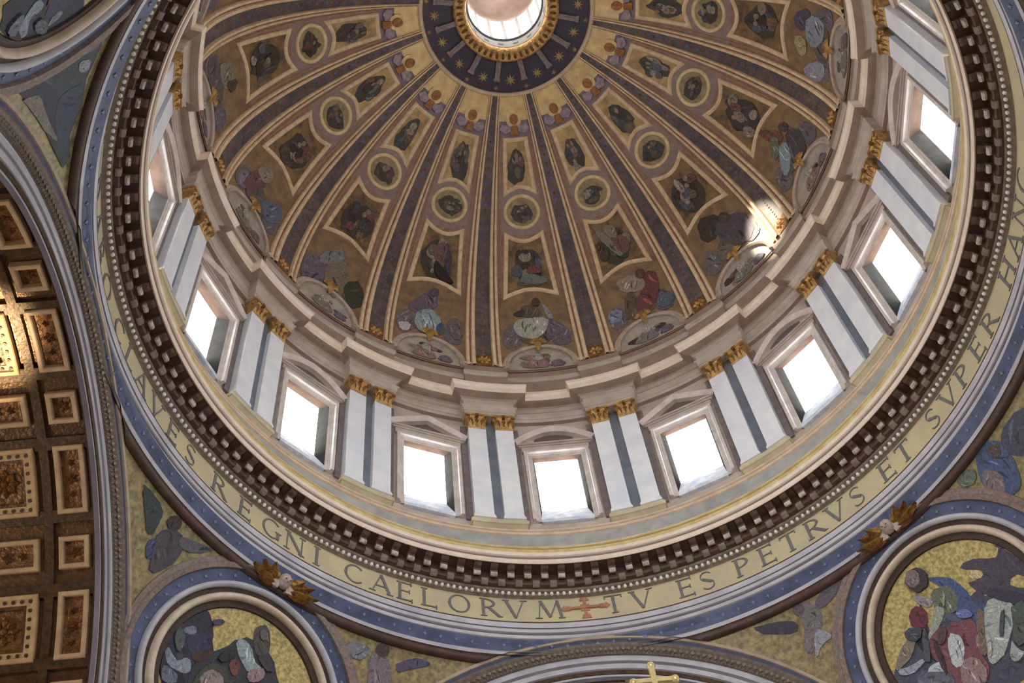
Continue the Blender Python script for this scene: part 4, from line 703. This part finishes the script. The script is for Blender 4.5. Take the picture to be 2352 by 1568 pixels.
# ------------------------------------------------------------------ pendentives
PEND = {}
ELTOP = math.degrees(math.acos(APL/SR))
for az0 in (-45, -135, 45, 135):
    mb = MB(); rows = []
    for k in range(49):
        el = ELTOP*k/48; r = SR*math.cos(math.radians(el)); b = math.degrees(math.acos(min(1, APL/r)))
        rows.append([sph_p(az0-45+b+(90-2*b)*j/64, el) for j in range(65)])
    mb.grid(rows, 0)
    p = build(mb, "pendentive_wall", M_PENDBG, smooth=True); PEND[az0] = p
    tag(p, {-45: "gold mosaic pendentive between the coffered vault and the cross arch", -135: "gold mosaic pendentive on the far side of the cross arch", 45: "dark mosaic pendentive above the coffered vault, top corner of the picture", 135: "gold mosaic pendentive behind the beholder"}[az0], "wall", kind="structure")
    # starry blue band under the entablature, its pale fillet and a roll whose brown paints shadow
    def arcband(e0, e1, off, name, m, roll=False, stop=True):
        mb = MB(); rows = []
        for e in (e0, (e0+e1)/2, e1):
            r = SR*math.cos(math.radians(e)); b = math.degrees(math.acos(min(1, APL/r)))+0.2
            o2 = off*(1.6 if roll and e == (e0+e1)/2 else 1.0)
            rows.append([sph_p(az0-45+b+(90-2*b)*j/90, e, o2) for j in range(91)])
        e = e0; r = SR*math.cos(math.radians(e)); b = math.degrees(math.acos(min(1, APL/r)))+0.2
        rows = [[sph_p(az0-45+b+(90-2*b)*j/90, e0, 0.0) for j in range(91)]]+rows+[[sph_p(az0-45+0.2+(90-0.4)*j/90, e1, 0.0) for j in range(91)]]
        mb.grid(rows, 0); return build(mb, name, m, p, roll)
    bl = arcband(33.65, 35.2, 0.14, "blue_band", M_BLUE); arcband(33.25, 33.65, 0.2, "pale_fillet", M_LAV); arcband(32.15, 33.2, 0.18, "shaded_roll", M_BROWN, True)
    mb = MB()
    for k in range(40):
        a = az0-44+88*k/39; c = sph_p(a, 34.45, 0.15); n = -(c-Vector((0, 0, SZ))).normalized(); r = Vector((math.sin(math.radians(a)), -math.cos(math.radians(a)), 0)); u = r.cross(-n); s = 0.13
        pts = []
        for q in range(8): rr = s if q % 2 == 0 else s*0.4; pts.append(c+r*(rr*math.cos(math.pi*q/4))+u*(rr*math.sin(math.pi*q/4)))
        mb.plate(pts, [n]*8, 0.0, 0.03)
    o = build(mb, "band_stars", mat("band_star", (112, 118, 140), (96, 102, 124), scale=4), bl); o["kind"] = "stuff"
    T = Tan(az0)
    # moulded ring of the spandrel field round the medallion
    def ringsweep(rad, prof, n=96): 
        q = [(rad*math.cos(2*math.pi*k/n), rad*math.sin(2*math.pi*k/n)) for k in range(n)]
        mb = MB(); mb.sweep([T.p(*x) for x in q], [T.nn(*x) for x in q], prof, True); return mb
    mb = ringsweep(6.45, [(-0.32, 0.0), (-0.30, 0.10), (-0.05, 0.14), (0.0, 0.22), (0.25, 0.22), (0.32, 0.0)]); build(mb, "ring_moulding", mat("mauve_moulding", (130, 112, 102), (98, 84, 78), scale=5), p)
    mb = MB(); q = [(5.62+0.28*s, k) for s in (0, 1) for k in range(97)]
    rows = [[T.p(rr*math.cos(2*math.pi*k/96), rr*math.sin(2*math.pi*k/96), 0.07) for k in range(96)] for rr in (5.5, 5.8, 6.15)]
    mb.grid(rows, 0, close=True); br = build(mb, "blue_ring", M_BLUE, p, True)
    mb = MB()
    for k in range(44):
        a = 2*math.pi*k/44; c = T.p(5.83*math.cos(a), 5.83*math.sin(a), 0.08); n = T.nn(5.83*math.cos(a), 5.83*math.sin(a)); pts = []
        for q in range(8): rr = 0.13 if q % 2 == 0 else 0.05; pts.append(c+T.r*(rr*math.cos(math.pi*q/4))+T.u*(rr*math.sin(math.pi*q/4)))
        mb.plate(pts, [n]*8, 0.0, 0.03)
    o = build(mb, "ring_stars", MATS["band_star"], br); o["kind"] = "stuff"
    if az0 == 135: continue
    # the framed medallion itself
    med = bpy.data.objects.new("mosaic_medallion", None); C.objects.link(med); med.location = T.p(0, 0)
    tag(med, {-45: "round mosaic of a seated figure in dark robes, pendentive beside the coffered vault", -135: "large round mosaic of a red-robed seated figure on gold ground", 45: "round mosaic medallion mostly cut off by the top corner of the picture"}[az0], "mosaic", "pendentive medallions")
    def put(mb, name, ms, smooth=False, par=med):
        o = build(mb, name, ms, par, smooth)
        if par is med: o.matrix_parent_inverse = Matrix.Translation(-T.p(0, 0))
        return o
    put(ringsweep(5.40, [(-0.15, 0.02), (-0.15, 0.22), (-0.08, 0.34), (0.06, 0.34), (0.15, 0.2), (0.15, 0.02)]), "white_ring", [M_LAV], True)
    put(ringsweep(5.10, [(-0.2, 0.02), (-0.18, 0.08), (0.18, 0.08), (0.2, 0.02)]), "brown_cove", [MATS.get("dark_cove") or mat("dark_cove", (66, 48, 38), (48, 36, 30), scale=2)])
    put(ringsweep(4.80, [(-0.2, 0.02), (-0.18, 0.24), (-0.08, 0.40), (0.06, 0.42), (0.17, 0.26), (0.19, 0.02)]), "cream_ring", [mat("medallion_cream", (196, 180, 160), (176, 158, 138), scale=1.5, rough=0.4)], True)
    put(ringsweep(4.45, [(-0.2, -0.02), (-0.16, 0.12), (0.16, 0.16), (0.22, 0.02)]), "inner_cove", [MATS["dark_cove"]])
    mb = MB(); rows = [[T.p(rr*math.cos(2*math.pi*k/64), rr*math.sin(2*math.pi*k/64), 0.03) for k in range(64)] for rr in (4.5, 3.3, 2.2, 1.1, 0.05)]
    mb.grid(rows, 0, close=True); mb.poly(rows[-1]); put(mb, "mosaic_ground", [M_PEND], True)
    def inside(pl, lim=4.25):
        out = []
        for c, pts in pl:
            out.append((c, [(x, y) if math.hypot(x, y) < lim else (x*lim/math.hypot(x, y), y*lim/math.hypot(x, y)) for x, y in pts]))
        return out
    polys = {-45: MOSAIC_LEFT, -135: MOSAIC_RIGHT, 45: [(c, [(-x, y) for x, y in pts]) for c, pts in MOSAIC_LEFT]}[az0]
    fo = figure("mosaic_figure", inside(polys), lambda u, v: T.p(u, v), lambda u, v: T.nn(u, v), 0.05, med); fo.matrix_parent_inverse = Matrix.Translation(-T.p(0, 0))
    # gilded palmette with a winged head over the medallion
    if az0 != 45:
        cp = bpy.data.objects.new("gilded_palmette", None); C.objects.link(cp); c0 = T.p(0, 6.05, 0.1); cp.location = c0
        tag(cp, {-45: "gilded leafy ornament with a small head, above the dark-robed mosaic", -135: "gilded leafy ornament with a small head, above the red-robed mosaic"}[az0], "ornament", "gilded palmettes")
        nn = T.nn(0, 6.1); uu = (T.u-nn*T.u.dot(nn)).normalized(); rr = T.r
        inv = Matrix.Translation(-c0)
        for s in (-1, 1):
            for k, (ang, L, w) in enumerate(((6, 1.75, 0.30), (24, 1.45, 0.32), (46, 1.05, 0.30), (-12, 1.25, 0.24))):
                a = math.radians(ang); d = rr*(s*math.cos(a))+uu*math.sin(a); e = d.cross(nn); mb = MB(); base = c0+rr*(s*0.25)+nn*0.1
                rows = []
                for t, ww, h in ((0.0, 0.4, 0.05), (0.3, 1.0, 0.30), (0.6, 0.9, 0.38), (0.85, 0.5, 0.5), (1.0, 0.06, 0.62)):
                    rows.append([base+d*(L*t)-e*(w*ww)+nn*(h*0.6), base+d*(L*t)+nn*(h+0.12), base+d*(L*t)+e*(w*ww)+nn*(h*0.6)])
                mb.grid(rows, 0); o = build(mb, "gilded_leaf", mat("palmette_gold", (150, 116, 52), (96, 70, 36), scale=5, rough=0.4, metal=0.4) if k % 2 == 0 else M_GOLD_D, cp, False); o.matrix_parent_inverse = inv
        mb = MB(); m = 10
        rows = [[c0+uu*0.25+nn*(0.35+0.38*math.sin(t))+rr*(0.36*math.cos(t)*math.cos(2*math.pi*k/m))+uu*(0.44*math.cos(t)*math.sin(2*math.pi*k/m)) for k in range(m)] for t in (-1.2, -0.6, 0, 0.5, 1.0, 1.4)]
        mb.grid(rows, 0, close=True); mb.poly(rows[-1])
        b0 = c0+uu*0.2+nn*0.72
        for x, y in ((-0.13, 0.1), (0.13, 0.1)): mb.plate([b0+rr*(x+0.05*math.cos(q))+uu*(y+0.03*math.sin(q)) for q in (0, 1.57, 3.14, 4.71)], [nn]*4, 0, 0.04, 1)
        mb.plate([b0+rr*x+uu*y for x, y in ((-0.05, -0.05), (0.05, -0.05), (0, 0.12))], [nn]*3, 0, 0.12, 0)
        o = build(mb, "carved_head", [mat("carved_stone", (176, 160, 150), (140, 120, 112), scale=4), M_BROWN], cp, True); o.matrix_parent_inverse = inv
        mb = MB()
        for s in (-1, 1): mb.plate([c0+uu*0.1+rr*(s*x)+uu*y for x, y in ((0.2, 0.0), (0.75, 0.35), (1.0, 0.05), (0.7, -0.3), (0.25, -0.35))], [nn]*5, 0.1, 0.42)
        o = build(mb, "carved_wing", [MATS["carved_stone"]], cp); o.matrix_parent_inverse = inv
for az0, polys in SPANDREL:
    T = Tan(az0); o = figure("mosaic_angel", polys, lambda u, v: T.p(u, v), lambda u, v: T.nn(u, v), 0.04, PEND[az0])
# ------------------------------------------------------------------ the four crossing arches
AZC = 42.0
ARCH = [("trim_2", 0, "broad moulded arch with lavender bands before the coffered gold vault"), ("trim_3", -90, "moulded white and gold arch below the red cross of the frieze"), ("trim_4", 180, "moulded crossing arch hidden at the far side of the picture"), ("trim_5", 90, "moulded crossing arch behind the beholder")]
def ap(R, t, d):      # point on the arch facing +x at plane distance d, angle t from the horizontal
    return (d, R*math.cos(t), AZC+R*math.sin(t))
NA = 72
def arch_rows(prof): return [[ap(R, math.pi*k/NA, d) for k in range(NA+1)] for R, d in prof]
VR, VZ = 12.9, 42.1
mb = MB(); mb.grid(arch_rows([(12.9, 22.5), (12.95, 22.28), (13.3, 22.28), (13.36, 22.25), (13.46, 22.25), (13.5, 22.22), (13.84, 22.22), (13.88, 22.19), (13.98, 22.19), (14.02, 22.16), (14.32, 22.16), (14.36, 22.12)]), [1, 0, 1, 1, 1, 0, 1, 1, 1, 0, 0]); white_me = mb.mesh("arch_fascia", [M_LAV, M_LAV2])
mb = MB(); mb.grid(arch_rows([(14.36, 22.14), (14.38, 22.06), (14.46, 21.98), (14.5, 22.0), (14.78, 21.74), (14.84, 21.7), (14.92, 21.68)]), 0); orn_me = mb.mesh("arch_ornament_band", [M_EGG])
mb = MB(); mb.grid(arch_rows([(14.92, 21.72), (15.1, 21.64)]), 0); blu_me = mb.mesh("arch_blue_band", [mat("arch_dark_blue", (66, 68, 92), (52, 54, 74), scale=1.2)])
mb = MB(); mb.grid(arch_rows([(15.1, 21.66), (15.1, 21.54), (15.26, 21.48), (15.32, 21.54), (15.32, 21.64)]), 0); line_me = mb.mesh("arch_outer_moulding", [mat("arch_line", (160, 144, 124), (138, 122, 106), scale=1.5)])
mb = MB()
for R, nn_, rad, dd in ((14.63, 150, 0.13, 21.86), (14.42, 240, 0.06, 22.0)):
    for k in range(nn_):
        t = math.pi*(k+0.5)/nn_; c = Vector(ap(R, t, dd)); dr = Vector((0, math.cos(t), math.sin(t))); dt = Vector((0, -math.sin(t), math.cos(t))); b = len(mb.v)
        mb.v += [tuple(c+dr*rad*1.3), tuple(c+dt*rad), tuple(c-dr*rad*1.3), tuple(c-dt*rad), tuple(c+Vector((-0.12, 0, 0)))]
        for q in range(4): mb.face((b+q, b+(q+1) % 4, b+4))
egg_me = mb.mesh("egg_and_dart", [mat("egg_gold", (142, 126, 104), (112, 97, 80), scale=4)])
for nm, a, lab in ARCH:
    o = link(nm, white_me, None, math.radians(a)); tag(o, lab, "arch", kind="structure")
    link("arch_blue_band", blu_me, o); link("arch_outer_moulding", line_me, o); q = link("arch_ornament_band", orn_me, o); e = link("egg_and_dart", egg_me, q); e["kind"] = "stuff"
# ------------------------------------------------------------------ coffered barrel vaults of the four arms
def vp(x, deg, off=0.0):      # vault of the +x arm; deg from the horizontal of the -y side
    t = math.radians(deg); return Vector((x, -(VR-off)*math.cos(t), VZ+(VR-off)*math.sin(t)))
def vn(x, deg): t = math.radians(deg); return Vector((0, math.cos(t), -math.sin(t)))
mb = MB(); mb.grid([[vp(x, -2+184*k/64, -0.35) for k in range(65)] for x in (22.2, 30, 40, 50, 60)], 0)
vault_me = mb.mesh("vault_ceiling", [M_VAULT], True)
vaults = {}
for a, lab in ((0, "coffered golden barrel vault beyond the lavender arch"), (-90, "dark gilded barrel vault behind the small gold cross"), (180, "coffered barrel vault out of sight across the crossing"), (90, "coffered barrel vault over the beholder")):
    o = link("vault_ceiling", vault_me, None, math.radians(a)); tag(o, lab, "ceiling", kind="structure"); vaults[a] = o
def vrect(x0, x1, d0, d1, nx=1, nd=6):
    p = [(x0, d0+(d1-d0)*k/nd) for k in range(nd)]+[(x0+(x1-x0)*k/nx, d1) for k in range(nx)]+[(x1, d1-(d1-d0)*k/nd) for k in range(nd)]+[(x1-(x1-x0)*k/nx, d0) for k in range(nx)]
    return p
CF = [(-0.115, -0.30), (-0.115, 0.0), (-0.07, 0.05), (0.07, 0.05), (0.115, 0.0), (0.115, -0.35)]
def coffer(x0, x1, d0, d1, big, parent):
    g = math.degrees(0.13/VR)
    p = vrect(x0+0.13, x1-0.13, d0+g, d1-g); mb = MB(); P = [vp(*q) for q in p]; N = [vn(*q) for q in p]
    mb.sweep(P, N, CF, True); fr = build(mb, "coffer", M_COFFRAME if not big else mat("coffer_stud_frame", (170, 138, 96), (150, 118, 82), scale=2), parent)
    mb = MB(); rows = [[vp(x, d0+(d1-d0)*k/6, -0.28) for k in range(7)] for x in (x0+0.1, x1-0.1)]; mb.grid(rows, 0); build(mb, "coffer_field", M_COFFER, fr)
    xm, dm = (x0+x1)/2, (d0+d1)/2; n = vn(xm, dm); r = Vector((1, 0, 0)); u = n.cross(r)
    if big:
        g2 = math.degrees(0.55/VR); p = vrect(x0+0.55, x1-0.55, d0+g2, d1-g2); mb = MB(); mb.sweep([vp(*q) for q in p], [vn(*q) for q in p], [(-0.10, -0.3), (-0.08, -0.05), (0.08, -0.05), (0.1, -0.3)], True); build(mb, "inner_frame", M_VAULT, fr)
        g3 = math.degrees(0.33/VR); p = vrect(x0+0.33, x1-0.33, d0+g3, d1-g3, 6, 6)
        mb = MB(); mb.sweep([vp(*q) for q in p], [vn(*q) for q in p], [(-0.17, -0.22), (-0.16, -0.02), (0.16, -0.02), (0.17, -0.22)], True); build(mb, "studded_border", MATS["coffer_stud_frame"], fr)
        mb = MB()
        for q in p: 
            c = vp(*q, -0.02); nn2 = vn(*q); uu2 = nn2.cross(r); m = 6
            mb.plate([c+r*(0.09*math.cos(2*math.pi*k/m))+uu2*(0.09*math.sin(2*math.pi*k/m)) for k in range(m)], [nn2]*m, 0.0, 0.05)
        o = build(mb, "border_studs", M_COFBAND, fr); o["kind"] = "stuff"
        mb = MB(); rosette(mb, vp(xm, dm, -0.22), n, r, u, 0.66, 0, 8, 0.26); build(mb, "rosette", M_GOLD_D, fr)
    else:
        w = (x1-x0)/2-0.4; h = math.radians((d1-d0)/2)*VR-0.4; mb = MB(); c = vp(xm, dm, -0.24)
        rosette(mb, c, n, r, u, min(w, h)*0.95, 0, 5, 0.12)
        if max(w, h) > 1.4*min(w, h):
            ax = r if w > h else u; L = max(w, h)
            for s in (-1, 1): rosette(mb, c+ax*(s*L*0.62), n, r, u, min(w, h)*0.6, 0, 5, 0.1)
        build(mb, "coffer_scrollwork", M_COFFER, fr)
ROWS = [(17.9, 0), (32.4, 1), (46.8, 0), (61.2, 1), (75.6, 0), (90.0, 1), (104.4, 0), (118.8, 1), (133.2, 0), (147.6, 1), (162.1, 0)]
COLS = [(22.75, 24.13, 0), (24.98, 27.9, 1), (28.7, 30.1, 0), (30.9, 33.85, 1)]
for a in (0, -90):
    for x0, x1, cb in COLS:
        for dmid, rb_ in ROWS:
            if a == -90 and not (60 < dmid < 120 and x1 < 28): continue
            if a == 0 and not (15 < dmid < 140): continue
            hw = 6.85 if rb_ else 3.25
            coffer(x0, x1, dmid-hw, dmid+hw, bool(cb and rb_), vaults[a])
    # raised bands between the coffers
    for d in [25.2+14.42*k for k in range(-1, 10)]:
        mb = MB(); rows = [[vp(x, d+dd, h) for x in (22.3, 40)] for dd, h in ((-1.3, -0.35), (-1.25, -0.1), (1.25, -0.1), (1.3, -0.35))]; mb.grid(rows, 0); build(mb, "vault_band", M_COFBAND, vaults[a])
    for x in (22.42, 24.56, 28.3, 30.5):
        mb = MB(); rows = [[vp(x+dx, 180*k/48, h) for k in range(49)] for dx, h in ((-0.22, -0.35), (-0.2, -0.1), (0.2, -0.1), (0.22, -0.35))]; mb.grid(rows, 0); build(mb, "vault_band", M_COFBAND, vaults[a])
# ------------------------------------------------------------------ gilded cross on the altar canopy below
def boxm(mb, c, sx, sy, sz, mi=0):
    x, y, z = c; a = [(x-sx, y-sy, z-sz), (x+sx, y-sy, z-sz), (x+sx, y+sy, z-sz), (x-sx, y+sy, z-sz)]; mb.hexa(a+[(p[0], p[1], p[2]+2*sz) for p in a], mi)
CX, CY, CZ = 0.82, 0.0, 31.15
cr = bpy.data.objects.new("altar_cross", None); C.objects.link(cr); cr.location = (CX, CY, 28.6)
tag(cr, "small bright gilded cross rising before the lower arch", "cross")
def put2(mb, name, m, smooth=False): o = build(mb, name, m, cr, smooth); o.matrix_parent_inverse = Matrix.Translation((-CX, -CY, -28.6)); return o
mb = MB(); boxm(mb, (CX, CY, CZ-0.85), 0.08, 0.09, 0.85); put2(mb, "upright", M_GILT)
mb = MB(); boxm(mb, (CX, CY, CZ-0.62), 0.6, 0.07, 0.08); put2(mb, "crossbar", M_GILT)
for dx, dz in ((-0.6, -0.62), (0.6, -0.62), (0, 0.0)):
    mb = MB(); rows = [[(CX+dx+0.14*math.sin(t)*math.cos(q*math.pi/4), CY+0.14*math.sin(t)*math.sin(q*math.pi/4), CZ+dz+0.14*math.cos(t)) for q in range(8)] for t in (0.1, 0.7, 1.57, 2.4, 3.04)]
    mb.grid(rows, 0, close=True); put2(mb, "finial", M_GILT, True)
mb = MB(); rows = [[(CX+0.55*math.sin(t)*math.cos(q*math.pi/8), CY+0.55*math.sin(t)*math.sin(q*math.pi/8), 29.17+0.55*math.cos(t)) for q in range(16)] for t in (0.05, 0.5, 1.0, 1.57, 2.1, 2.6, 3.09)]
mb.grid(rows, 0, close=True); put2(mb, "orb", M_GOLD, True)
# the canopy that carries it, below the picture
cn = bpy.data.objects.new("altar_canopy", None); C.objects.link(cn); cn.location = (CX, CY, 0)
tag(cn, "tall bronze altar canopy that carries the gilded cross, below the picture", "canopy")
inv = Matrix.Translation((-CX, -CY, 0))
mb = MB(); rows = [[(CX+r*math.cos(q*math.pi/4+math.pi/4), CY+r*math.sin(q*math.pi/4+math.pi/4), z) for q in range(8)] for r, z in ((4.6, 20.0), (4.8, 21.2), (4.4, 21.6), (2.6, 23.6), (1.0, 26.4), (0.7, 28.6))]
mb.grid(rows, 0, close=True); mb.poly(rows[-1]); o = build(mb, "canopy_roof", M_BROWN, cn); o.matrix_parent_inverse = inv
for sx in (-1, 1):
    for sy in (-1, 1):
        mb = MB(); rows = [[(CX+3.4*sx+(0.6+0.1*math.sin(z*1.6))*math.cos(q*math.pi/5), CY+3.4*sy+(0.6+0.1*math.sin(z*1.6))*math.sin(q*math.pi/5), z) for q in range(10)] for z in [k*20.0/24 for k in range(25)]]
        mb.grid(rows, 0, close=True); o = build(mb, "canopy_column", M_BROWN, cn, True); o.matrix_parent_inverse = inv
